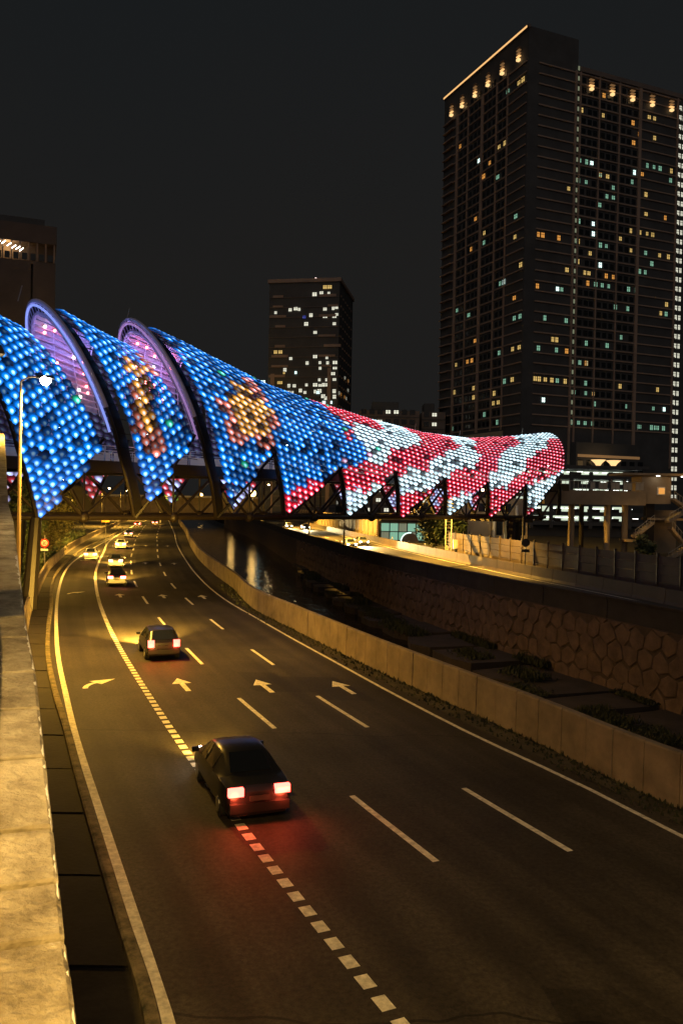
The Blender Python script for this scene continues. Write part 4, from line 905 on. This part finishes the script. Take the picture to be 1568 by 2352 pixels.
# ------------------------------------------------------------------ far side of the upper road
nb = thing('verge_barrier', 'low concrete barrier on the far side of the upper road', 'barrier', (farR(90), 90, .9))
y = 20.0
while y < 290:
    ln = 4 if y < 140 else 12
    wpart(MB().sweep([line(farR, y+(ln-.06)*i/3, 0, .6) for i in range(4)], [(-.3, .9), (-.12, 1.2), (-.08, 2.1), (.1, 2.1), (.25, .9)]), 'barrier_panel', 'noisewall', nb); y += ln
for i, y in enumerate((97, 113, 121, 131, 143, 155)):
    p = line(farR, y, 2.1, .6); mk = thing('delineator', 'small white marker post on the upper road barrier, %s from the mast' % ('nearest, right of it', 'first to the left', 'second to the left', 'third to the left', 'fourth to the left', 'farthest')[i], 'road marker', p, 0, 'white markers along the upper road barrier')
    MB().box((0, 0, .22), (.1, .05, .44)).build('post', 'black', mk); MB().box((0, -.04, .3), (.16, .03, .22)).build('reflector', 'white', mk)
nw = thing('noise_wall', 'brown slatted noise wall beside the upper road, half lit', 'wall', (line(farR, 82, 0, 1.7)[0], 82, .9))
y = 38.0; k = 0
while y < 106:
    a = line(farR, y, 0, 1.8); b_ = line(farR, y+2.75, 0, 1.8)
    wpart(MB().box((a[0], a[1], 2.7), (.2, .16, 3.62)), 'post', 'noisewall', nw)
    for r in range(5):
        z = 1.25+r*.68; v = Vector(b_)-Vector(a); v.normalize()
        wpart(MB().beam((a[0]+v.x*.14, a[1]+v.y*.14, z), (b_[0]-v.x*.14, b_[1]-v.y*.14, z), .1+.03*(r % 2), .64), 'plank', 'noisewall', nw)
    y += 2.75
gw = thing('retaining_screen', 'golden-lit panelled wall beyond the far end of the upper road', 'wall', (line(farR, 200, 0, 3)[0], 200, .9))
y = 152.0
while y < 268:
    a = line(farR, y, 0, 3); b_ = line(farR, y+3.9, 0, 3)
    wpart(MB().beam((a[0], a[1], 3), (b_[0], b_[1], 3), .25, 4.2), 'panel', 'brick_lit', gw); wpart(MB().box((a[0], a[1]-.1, 3.1), (.35, .5, 4.5)), 'pier', 'beige', gw); y += 4
shp = thing('glass_shop', 'small glass-fronted shop with pale lit windows under the footbridge', 'building', (11.2, 150, .9))
MB().box((0, 4, 2.2), (8, 7, 4.4)).build('wall', 'tower', shp)
for i in range(5):
    for j in range(2):
        pn = MB().box((-3.2+i*1.6, .42, 1.0+j*1.6), (1.4, .1, 1.4)).build('pane', 'lit_g' if (i+j) % 3 else 'lit_s', shp)
    MB().box((-4.0+i*1.6, .3, 1.9), (.14, .3, 3.7)).build('mullion', 'black', shp)
MB().box((0, .1, 3.75), (8.4, 1.2, .25)).build('canopy', 'steel', shp)
arcm = MB(); A = [(1.2+1.6*math.cos(a), -.6, 1.7*math.sin(a)) for a in np.linspace(0, math.pi, 12)]
arcm.add(A, [tuple(range(12))]); arcm.build('arched_awning', 'beige', shp); MB().tube(A[5:], .09, 5).build('arch_light', 'lit_w', shp)
cb = thing('cream_building', 'low cream building with dark openings behind the noise wall', 'building', (21.5, 119, .9))
MB().box((0, 5, 4), (10.5, 10, 8)).build('wall', 'cream', cb)
for x, z, w, h in ((-3.9, 3.9, 1.0, 2.6), (1.2, 3.9, .9, 2.4), (2.6, 3.9, 1.4, 2.4), (4.3, 3.9, 1.2, 2.4), (-1, 6.6, 1.6, 1.2), (2, 6.6, 1.6, 1.2)): MB().box((x, -.02, z), (w, .12, h)).build('window', 'glass_dark', cb)
for x in (.3, 3.55): MB().tube([(x, -.6, 0), (x, -.6, 7)], .22, 10).build('column', 'white', cb)
light('porch_light', 'POINT', (.5, -3.2, 5.2), 70, (1, .72, .35), cb, .15)
mast = thing('lattice_mast', 'slim lattice ladder mast standing by the upper road barrier', 'mast', (13.6, 104.5, .9))
for x in (-.36, .36):
    MB().tube([(x, 0, 0), (x, 0, 6.2)], .05, 5).build('rail', 'handrail', mast); MB().tube([(x, .5, 0), (x, .5, 6.2)], .05, 5).build('rail', 'handrail', mast)
for i in range(15): MB().box((0, 0, .4+i*.4), (.74, .07, .06)).build('rung', 'handrail', mast)
cbx = thing('equipment_cabinet', 'white equipment cabinet beside the lattice mast', 'cabinet', (14.55, 103.8, .9))
MB().box((0, 0, .75), (.5, .5, 1.5)).build('stand', 'steel', cbx); MB().box((0, 0, 2.0), (.95, .6, 1.1)).build('box', 'white', cbx); MB().box((.1, -.32, 2.0), (.6, .05, .9)).build('door', 'white', cbx)
rs = thing('round_sign', 'dark round sign seen from behind, on a pole before the noise wall', 'sign', (line(farR, 83, 0, 1.25)[0], 83, .9))
MB().tube([(0, 0, 0), (0, 0, 3.5)], .06, 8).build('pole', 'dark_pole', rs); MB().disc((0, -.08, 3.3), (0, 1, 0), .42, 18, .03).build('disc', 'black', rs); MB().box((0, -.1, 2.5), (.8, .03, .3)).build('plate', 'black', rs)

# ------------------------------------------------------------------ signs on the left verge
sp = thing('speed_sign', 'round red-ringed speed limit sign with a small plate, by the dark trees', 'sign', (-30.4, 85, -.02))
MB().tube([(0, 0, 0), (0, 0, 4.0)], .06, 8).build('pole', 'pole', sp)
MB().disc((0, -.08, 3.2), (0, 1, 0), .46, 22, .03).build('ring', 'red', sp); MB().disc((0, -.105, 3.2), (0, 1, 0), .31, 20, .03).build('face', 'white', sp)
for dx in (-.12, .12):
    b = MB()
    for q in (((-.07, .16), (.07, .16)), ((.07, .16), (.07, 0)), ((-.07, 0), (.07, 0)), ((.07, 0), (.07, -.16)), ((-.07, -.16), (.07, -.16))) if dx < 0 else (((-.07, .16), (.07, .16)), ((.07, .16), (.07, -.16)), ((-.07, -.16), (.07, -.16)), ((-.07, .16), (-.07, -.16))):
        b.beam((dx+q[0][0], -.13, 3.2+q[0][1]), (dx+q[1][0], -.13, 3.2+q[1][1]), .045, .045)
    b.build('numeral', 'black', sp)
MB().box((0, -.09, 2.52), (.75, .03, .22)).build('plate', 'white', sp)
rm = thing('red_marker', 'upright red marker post beside the speed sign', 'marker', (-31.2, 82.8, -.02)); MB().box((0, 0, .9), (.28, .12, 1.8)).build('post', 'red', rm); MB().box((0, -.07, 1.3), (.2, .03, .25)).build('reflector', 'white', rm)
am = thing('amber_board', 'small amber board on a post among the trees on the left', 'sign', (-39.8, 140, -.02)); MB().tube([(0, 0, 0), (0, 0, 4.6)], .07, 6).build('pole', 'dark_pole', am); MB().box((0, -.1, 4.2), (1.3, .08, .75)).build('board', 'amber', am)
gs = thing('direction_sign', 'green overhead road sign seen through the bridge truss', 'sign', (-56, 270, -.02)); MB().tube([(-3, 0, 0), (-3, 0, 9)], .2, 8).build('pole', 'pole', gs); MB().box((0, -.25, 8.3), (5.4, .12, 1.8)).build('board', 'green', gs)
for z in (8.7, 8.1): MB().box((-.2, -.34, z), (3.4, .03, .22)).build('text_bar', 'white', gs)
ew = thing('embankment_wall', 'pale lit embankment wall far behind the road', 'wall', (-50, 345, 0))
for i in range(26): MB().box((-60+i*4.6, 0, 4.2), (4.5, .5, 8.4)).build('panel', 'brick_lit', ew)
MB().box((0, -1, 8.9), (120, 3, .8)).build('coping', 'concrete', ew)

# ------------------------------------------------------------------ trees
def leaf_cloud(seed, n, rx, ry, rz, clumps, size):
    r = random.Random(seed); b = MB(); cs = []
    for i in range(clumps):
        while True:
            p = (r.uniform(-1, 1), r.uniform(-1, 1), r.uniform(-1, 1))
            if .25 < sum(q*q for q in p) < 1: break
        cs.append((p[0]*rx, p[1]*ry, p[2]*rz, r.uniform(.16, .34)))
    for i in range(n):
        c = r.choice(cs); s = size*r.uniform(.6, 1.4)
        p = Vector((c[0]+r.gauss(0, c[3]*rx*.55), c[1]+r.gauss(0, c[3]*ry*.55), c[2]+r.gauss(0, c[3]*rz*.55)))
        d = Vector((r.gauss(0, 1), r.gauss(0, 1), r.gauss(-.4, .6))).normalized(); e = d.orthogonal().normalized()
        b.add([p, p+d*s*.5+e*s*.28, p+d*s, p+d*s*.5-e*s*.28], [(0, 1, 2, 3)])
    return b
def tree(label, loc, h, rx, rz, seed, m='leaf', n=3200, group=None):
    r = random.Random(seed); t = thing('tree', label, 'tree', loc, 0, group)
    tk = MB().tube([(0, 0, 0), (.1, .05, h*.3), (-.08, .1, h*.6)], [.32, .24, .14], 8)
    for i in range(5):
        a = r.uniform(0, 6.28); z = h*r.uniform(.3, .5); tk.tube([(0, 0, z), (math.cos(a)*rx*.3, math.sin(a)*rx*.3, z+h*.14), (math.cos(a)*rx*.6, math.sin(a)*rx*.6, z+h*.25)], [.12, .08, .04], 6)
    tk.build('trunk', 'trunk', t); c = leaf_cloud(seed, n, rx, rx, rz, 34, .42).build('crown', m, t); c.location = (0, 0, h-rz); return t
for i, (lb_, x, y, h, rx, rz, m) in enumerate((
    ('leafy tree left of the road, nearest the ramp parapet, behind the bridge foot', -33.5, 73, 8.5, 3.2, 3.8, 'leaf'),
    ('bushy tree behind the speed limit sign', -36.5, 92, 11, 3.6, 4.6, 'leaf'),
    ('tall yellow-lit tree behind the first bay of the bridge truss', -36.5, 104, 12.5, 3.6, 5.4, 'leaf2'),
    ('broad dark tree beside the curving barrier, behind the second bay', -43.5, 118, 12.5, 4.4, 5.4, 'leaf'),
    ('dark tree at the far bend of the road, left of the cars', -49, 142, 13, 4.6, 5.8, 'leaf2'),
    ('dark tree at the very left, beyond the ramp', -45, 98, 13, 4, 5.5, 'leaf'))):
    tree(lb_, (x, y, -.02), h, rx, rz, 40+i, m, 4200 if i < 3 else 3400, 'trees on the left verge')
tree('dark round tree beside the glass shop, under the footbridge', (13.2, 116, .9), 6.8, 2.3, 2.7, 60, 'leaf', 3400, 'trees by the upper road')
tree('dark tree just left of the lattice mast', (15.0, 113.5, .9), 6.2, 1.9, 2.5, 61, 'leaf', 2800, 'trees by the upper road')
tree('small dark tree in front of the stair tower', (39.6, 108, .9), 3.4, 1.2, 1.3, 62, 'leaf', 1200, 'trees by the upper road')
bu = MB(); r = random.Random(3)
for i in range(15000):
    y = 50+110*r.random(); x = barL(y)-.5-abs(r.gauss(0, 2.6)); z = abs(r.gauss(0, .7)); s = r.uniform(.15, .34); a = r.random()*6.28
    bu.add([(x, y, z), (x+math.cos(a)*s, y+math.sin(a)*s, z+s*.3), (x+math.cos(a)*s*.4, y+math.sin(a)*s*.6, z+s)], [(0, 1, 2)])
tag(bu.build('undergrowth', 'leaf'), kind='stuff')

# ------------------------------------------------------------------ street lamps
def lamp(label, base, h, arm, power, color, lens, group, spot=150, blend=.7, pole='dark_pole', head=.5, aim=(0, 0, -1)):
    t = thing('street_lamp', label, 'street lamp', base, 0, group); ax, ay = arm
    MB().tube([(0, 0, 0), (0, 0, h*.5), (0, 0, h-.1)], [.12, .09, .06], 8).build('pole', pole, t)
    MB().tube([(0, 0, h-.1), (ax*.3, ay*.3, h+.12), (ax*.8, ay*.8, h+.16)], .05, 6).build('arm', pole, t)
    hd = MB().box((ax, ay, h+.14), (head*1.3, head*.7, .16), math.atan2(ay, ax), .8).build('lamp_head', 'dark_pole', t)
    lb = bmesh.new(); bmesh.ops.create_uvsphere(lb, u_segments=12, v_segments=8, radius=head*.42); lm = bpy.data.meshes.new('lens'); lb.to_mesh(lm); lb.free(); lm.materials.append(M[lens]); inst('lens', lm, hd, loc=(ax, ay, h-.02))
    light('lamp_light', 'SPOT', (ax, ay, h-.06-head*.42), power, color, t, .12, spot, aim, blend); return t
GOLD = (1, .53, .07)
lamp('street lamp glowing white in front of the blue canopy', (-16.34, 42, 0), 13.9, (1.25, 0), 34000, (1, .52, .06), 'lamp_white', 'lamps along the main road', 165, 1, 'beige', .64)
for i, (x, y, pw_) in enumerate(((-32.2, 83, 16000), (-43.5, 124, 46000), (-53.5, 172, 60000), (-66, 228, 60000), (-78, 292, 50000))):
    lamp('%s street lamp beyond the left barrier along the bend of the road' % ('first', 'second', 'third', 'fourth', 'last')[i], (x, y, 0), 10.5, (2.2, -.6), pw_, GOLD, 'lamp_gold', 'lamps along the main road', 165, 1)
lamp('walkway lamp close beside the ramp parapet', (-2.9, 4.4, 5.2), 4.1, (.35, .2), 190, (1, .66, .26), 'lamp_gold', 'lamps along the walkway', 160, 1)
lamp('walkway lamp further up the ramp parapet', (-6.6, 14.2, 6.4), 4.0, (.35, .2), 110, (1, .66, .26), 'lamp_gold', 'lamps along the walkway', 160, 1)
for i, (x, y, a_) in enumerate(((.75, 101, (2, .4)), (-4, 128, (2, .4)), (-10.5, 158, (2, .4)), (-24, 215, (2, .4)))):
    lamp('lamp on the parapet of the upper road, %s from the near end' % ('first', 'second', 'third', 'fourth')[i], (wallS(y)+.2, y, 2.76), 9.3, a_, 150000, GOLD, 'lamp_gold', 'lamps along the upper road', 112, .8, aim=(.8, -.1, -1))
for i, (x, y) in enumerate(((-28, 262), (-44, 332), (-75, 442))):
    lamp('bright lamp far beyond the bridge whose light lies on the river, %s of three' % ('nearest', 'middle', 'farthest')[i], (x, y, .9), 9.2, (0, -1), 6000, (1, .66, .2), 'lamp_gold_far', 'lamps reflected in the river', 160, 1, head=2.4)
lamp('lamp by the noise wall of the upper road', (19.3, 88, .9), 8.6, (-4.6, -1.5), 24000, GOLD, 'lamp_gold', 'lamps along the upper road', 130, .8, head=.3)

lamp('tall road lamp behind the viewpoint, lighting the near lanes', (1.6, -8, 0), 15.5, (-1.2, 1), 33000, (1, .59, .14), 'lamp_gold', 'lamps along the main road', 170, 1)
# ------------------------------------------------------------------ vehicles (local +y is forward, rear at y = 0)
PAINT = {n: mat('paint_'+n, c, .3, .35, spec=.6) for n, c in (('grey', (.12, .12, .125)), ('black', (.018, .018, .02)), ('silver', (.4, .4, .41)), ('white', (.7, .7, .68)), ('red', (.3, .03, .025)), ('blue', (.03, .05, .13)))}
SHAPES = {   # y, half width at sill, half width at belt, belt z, roof half width, roof z
 'sedan': [(0, .74, .72, .78, .70, .82), (.12, .82, .80, .92, .74, .96), (.85, .86, .84, .97, .62, 1.02), (1.45, .87, .86, .96, .58, 1.42), (2.3, .87, .86, .94, .60, 1.46), (2.95, .87, .86, .92, .58, 1.36), (3.6, .86, .83, .90, .70, .94), (4.3, .80, .76, .74, .68, .78), (4.45, .72, .66, .60, .6, .64)],
 'hatch': [(0, .74, .74, .84, .68, .90), (.08, .80, .79, .95, .66, 1.0), (.55, .83, .82, .97, .60, 1.44), (1.5, .84, .83, .95, .61, 1.50), (2.2, .84, .83, .93, .60, 1.44), (2.9, .83, .81, .91, .68, .96), (3.6, .78, .74, .74, .66, .78), (3.72, .70, .64, .6, .58, .64)],
 'van':   [(0, .80, .80, 1.02, .74, 1.06), (.06, .84, .83, 1.08, .76, 1.12), (.28, .86, .85, 1.08, .70, 1.74), (1.5, .87, .86, 1.05, .72, 1.80), (3.0, .87, .86, 1.02, .70, 1.74), (3.75, .86, .84, .98, .72, 1.04), (4.4, .80, .76, .80, .7, .84), (4.52, .72, .68, .62, .62, .66)]}
def make_car(kind, paint, label, tailm='tail', lampw=1.0):
    S = SHAPES[kind]; t = thing('car' if kind != 'van' else 'van', label, 'car' if kind != 'van' else 'van')
    b = MB(); vs = []; n = 10
    for y, ws, wb, zb, wr, zr in S:
        vs += [(-ws*.9, y, .24), (-ws, y, .42), (-wb, y, zb), (-wr, y, zr-.05), (-wr*.8, y, zr), (wr*.8, y, zr), (wr, y, zr-.05), (wb, y, zb), (ws, y, .42), (ws*.9, y, .24)]
    m = len(S); fs = [(i*n+k, (i+1)*n+k, (i+1)*n+(k+1) % n, i*n+(k+1) % n) for i in range(m-1) for k in range(n)]+[tuple(range(n)), tuple((m-1)*n+k for k in range(n-1, -1, -1))]
    b.add(vs, fs); body = b.build('body', PAINT[paint], t, True)
    md = body.modifiers.new('b', 'BEVEL'); md.width = .03; md.segments = 2; md.limit_method = 'ANGLE'; md.angle_limit = R_(35)
    def quad(name, p, m_, off):
        p = [Vector(q) for q in p]; nn = (p[1]-p[0]).cross(p[3]-p[0]).normalized(); c = sum(p, Vector())/4
        if nn.dot(c-Vector((0, (S[0][0]+S[-1][0])/2, .8))) < 0: nn = -nn
        q = [c+(v-c)*.9+nn*off for v in p]; q2 = [v-nn*off*2.5 for v in q]
        return MB().add(q+q2, [(0, 1, 2, 3), (7, 6, 5, 4)]+[(k, 4+k, 4+(k+1) % 4, (k+1) % 4) for k in range(4)]).build(name, m_, t)
    top = max(range(m), key=lambda i: S[i][5]); r0 = max(i for i in range(top) if S[i][5] < S[top][5]*.8) if top else 0; f0 = min(i for i in range(top, m) if S[i][5] < S[top][5]*.8)
    a, c = S[r0], S[r0+1]; quad('rear_window', [(-a[4]*.95, a[0], a[5]), (a[4]*.95, a[0], a[5]), (c[4]*.86, c[0], c[5]), (-c[4]*.86, c[0], c[5])], 'carglass', .012)
    a, c = S[f0], S[f0-1]; quad('windscreen', [(-a[4]*.95, a[0], a[5]), (a[4]*.95, a[0], a[5]), (c[4]*.86, c[0], c[5]), (-c[4]*.86, c[0], c[5])], 'carglass', .012)
    for sx in (-1, 1):
        for i in range(r0+1, f0-1):
            a, c = S[i], S[i+1]; quad('side_window', [(sx*a[2], a[0]+.05, a[3]+.02), (sx*c[2], c[0], c[3]+.02), (sx*c[4], c[0], c[5]-.05), (sx*a[4], a[0]+.05, a[5]-.05)], 'carglass', .012)
        for y in (S[-1][0]*.19, S[-1][0]*.80):
            w = MB().disc((sx*.74, y, .31), (1, 0, 0), .31, 18, .2).build('wheel', 'tyre', t); MB().disc((sx*.85, y, .31), (1, 0, 0), .19, 12, .03).build('rim', 'rim', w)
        zl = S[1][3]-.06; hgt = .2 if kind == 'sedan' else .34 if kind == 'hatch' else .5
        MB().box((sx*(S[1][2]-.17*lampw), -.0, zl-.02-(hgt-.2)*.2), (.3*lampw, .14, hgt)).build('tail_lamp', tailm, t)
        MB().box((sx*(S[-2][1]-.2), S[-1][0]-.0, S[-2][3]-.1), (.28, .1, .14)).build('head_lamp', 'head', t)
        MB().box((sx*(S[-3][2]+.1), S[-3][0]-.15, S[-3][3]+.06), (.2, .1, .13)).build('mirror', PAINT[paint], t)
    MB().box((0, -.03, .46), (1.5, .16, .22)).build('bumper', PAINT[paint], t); MB().box((0, S[-1][0]+.02, .42), (1.35, .16, .22)).build('bumper', 'black', t)
    pl = MB().box((0, -.06, .68), (.5, .05, .13)).build('number_plate', 'plate', t)
    return t
def place(t, f, y, off=0, back=False, h=None):
    p = line(f, y, .012, off); t.location = p; a = heading(f, y) if h is None else h
    t.rotation_euler = (0, 0, a+(math.pi if back else 0)); return t
def lights(t, e, ln):
    light('headlight_beam', 'SPOT', (-.0, ln+.3, .72), e, (1, .54, .07), t, .25, 78, (0, 1, -.13), 1)
def red_fill(t, e):  # extra red points added behind the tail lamps to redden the road
    for sx in (-1, 1): light('tail_fill', 'POINT', (sx*.6, -.2, .72), e, (1, .09, .03), t, .12)
GR = 'cars driving away along the main road'
c1 = make_car('sedan', 'black', 'dark saloon nearest the camera with red tail lamps and an amber signal', 'tail', 1.25); c1['group'] = GR; red_fill(c1, 55)
c1.location = (-1.9, 20.3, .012); c1.rotation_euler = (0, 0, .36); lights(c1, 5000, 4.5)
o = MB().box((.60, -.085, .84), (.30, .03, .05)).build('turn_signal', 'turn', c1)
c2 = make_car('hatch', 'black', 'small dark hatchback with thin red tail lamps, second car from the camera', 'tail'); c2['group'] = GR; red_fill(c2, 45); place(c2, lane1, 41.2, -1.65); lights(c2, 70000, 3.75)
c3 = make_car('sedan', 'black', 'dark saloon with bright pink-red tail lamps, third car away on the bend', 'tail_far', 1.5); c3['group'] = GR; place(c3, lane1, 74.5, -1.75); lights(c3, 45000, 4.5)
for k, (src, y, f, off, pt, lb_) in enumerate(((c3, 104, exitl, -1.1, 'silver', 'saloon in the exit lane on the bend, left of its neighbours'), (c3, 94, lane1, -1.7, 'grey', 'saloon with bright tail lamps just ahead of the dark saloon on the bend'), (c3, 128.5, lane1, -1.9, 'white', 'saloon half way round the bend, alone in the second lane'), (c3, 166, lane1, -1.6, 'blue', 'saloon far round the bend, just before the bridge chord hides the road'), (c3, 228, lane1, -1.8, 'red', 'tiny far car, left of the two farthest'), (c3, 246, lane2, -1.7, 'black', 'tiny far car, right of the two farthest'))):
    c = copy_tree(src); c['label'] = lb_; place(c, f, y, off)
    for ch in c.children:
        if ch.name.startswith(('body', 'mirror')): ch.data = ch.data.copy(); ch.data.materials[0] = PAINT[pt]
GR2 = 'cars coming towards us on the upper road'
c4 = make_car('sedan', 'grey', 'oncoming car with white headlamps on the upper road, nearest of four'); c4['group'] = GR2
def upl(o): return lambda y: (wallS(y)+farR(y))/2+o
for k, (y, o, lb_) in enumerate(((128, -.6, None), (136, 3.0, 'oncoming car with white headlamps close to the far barrier of the upper road'), (212, .0, 'distant oncoming car with headlamps on the upper road, left one of two'), (204, 3.2, 'distant oncoming car with headlamps on the upper road, right one of two'))):
    c = c4 if k == 0 else copy_tree(c4)
    if lb_: c['label'] = lb_
    p = line(upl(o), y, .99); c.location = p; c.rotation_euler = (0, 0, heading(upl(o), y)+math.pi)
    light('headlight_beam', 'SPOT', (0, 4.6, .72), 9000, (1, .75, .35), c, .25, 95, (0, 1, -.12), .9)

# ------------------------------------------------------------------ people on the bridges
def person(label, loc, rz, shirt, h=1.7, pose=0, group=None):
    t = thing('person', label, 'person', loc, rz, group); s = h/1.7
    V = [(0, 0, .92), (0, .01, 1.15), (0, 0, 1.38), (0, .01, 1.47), (0, .03, 1.56), (0, .035, 1.67),
         (-.09, 0, .88), (-.10, .02+.12*pose, .48), (-.10, -.02+.16*pose, .07), (-.10, .1+.16*pose, .03),
         (.09, 0, .88), (.10, .03-.1*pose, .48), (.10, -.06-.16*pose, .08), (.10, .06-.16*pose, .03),
         (-.18, 0, 1.37), (-.24, -.02, 1.10), (-.22, .12, .90), (-.21, .16, .83), (.18, 0, 1.37), (.25, -.03, 1.10), (.23, .10, .88), (.22, .13, .81)]
    E_ = [(0, 1), (1, 2), (2, 3), (3, 4), (4, 5), (0, 6), (6, 7), (7, 8), (8, 9), (0, 10), (10, 11), (11, 12), (12, 13), (2, 14), (14, 15), (15, 16), (16, 17), (2, 18), (18, 19), (19, 20), (20, 21)]
    RR = [.13, .12, .14, .055, .09, .075, .09, .065, .045, .035, .09, .065, .045, .035, .06, .045, .035, .035, .06, .045, .035, .035]
    def skin(name, sel, m, k=1.0, par=None):
        idx = {v: i for i, v in enumerate(sel)}; me = bpy.data.meshes.new(name); me.from_pydata([Vector(V[i])*s for i in sel], [(idx[a], idx[b]) for a, b in E_ if a in idx and b in idx], []); me.materials.append(M[m])
        o = bpy.data.objects.new(name, me); COL.objects.link(o); o.parent = par or t; o.modifiers.new('s', 'SKIN')
        for i, v in enumerate(sel): q = RR[v]*s*k; me.skin_vertices[0].data[i].radius = (q, q*.8)
        me.skin_vertices[0].data[0].use_root = True; sb = o.modifiers.new('d', 'SUBSURF'); sb.levels = sb.render_levels = 1; return o
    bd = skin('body', list(range(22)), 'skin')
    skin('shirt', [0, 1, 2, 14, 15, 18, 19], shirt, 1.16, bd); skin('trousers', [0, 6, 7, 8, 10, 11, 12], 'trouser', 1.18, bd)
    b = MB().tube([(0, -.0, 1.58*s), (0, .0, 1.66*s), (0, .01, 1.74*s)], [.09*s, .105*s, .04*s], 10).build('hair', 'hair', bd, True)
    return t
PG = 'people crossing the footbridge'
for k, nn, sh_, ps, lb_ in ((.45, -5.6, 'shirt_d', 1, 'person in dark clothes walking on the bridge deck, first gap from the left'), (.62, -5.2, 'shirt_w', 0, 'person in a white shirt standing on the bridge deck, first gap from the left'), (1.62, -5.5, 'shirt_d', 1, 'person in dark clothes walking on the bridge deck, second gap'), (2.66, -5, 'shirt_w', 1, 'person in a pale shirt on the bridge deck, third gap')):
    p = bpt(k, nn, 10.75); person(lb_, p, -.8 if ps else 2.2, sh_, 1.7, ps, PG)
for x, y_, sh_, lb_ in ((36.4, 111.9, 'shirt_d', 'person in dark clothes on the approach bridge, left of the pale panels'), (38.3, 112.3, 'shirt_w', 'person in a white shirt on the approach bridge near the stair tower')):
    person(lb_, (x, y_, 10.1), 1.4, sh_, 1.68, 1, 'people on the approach bridge')
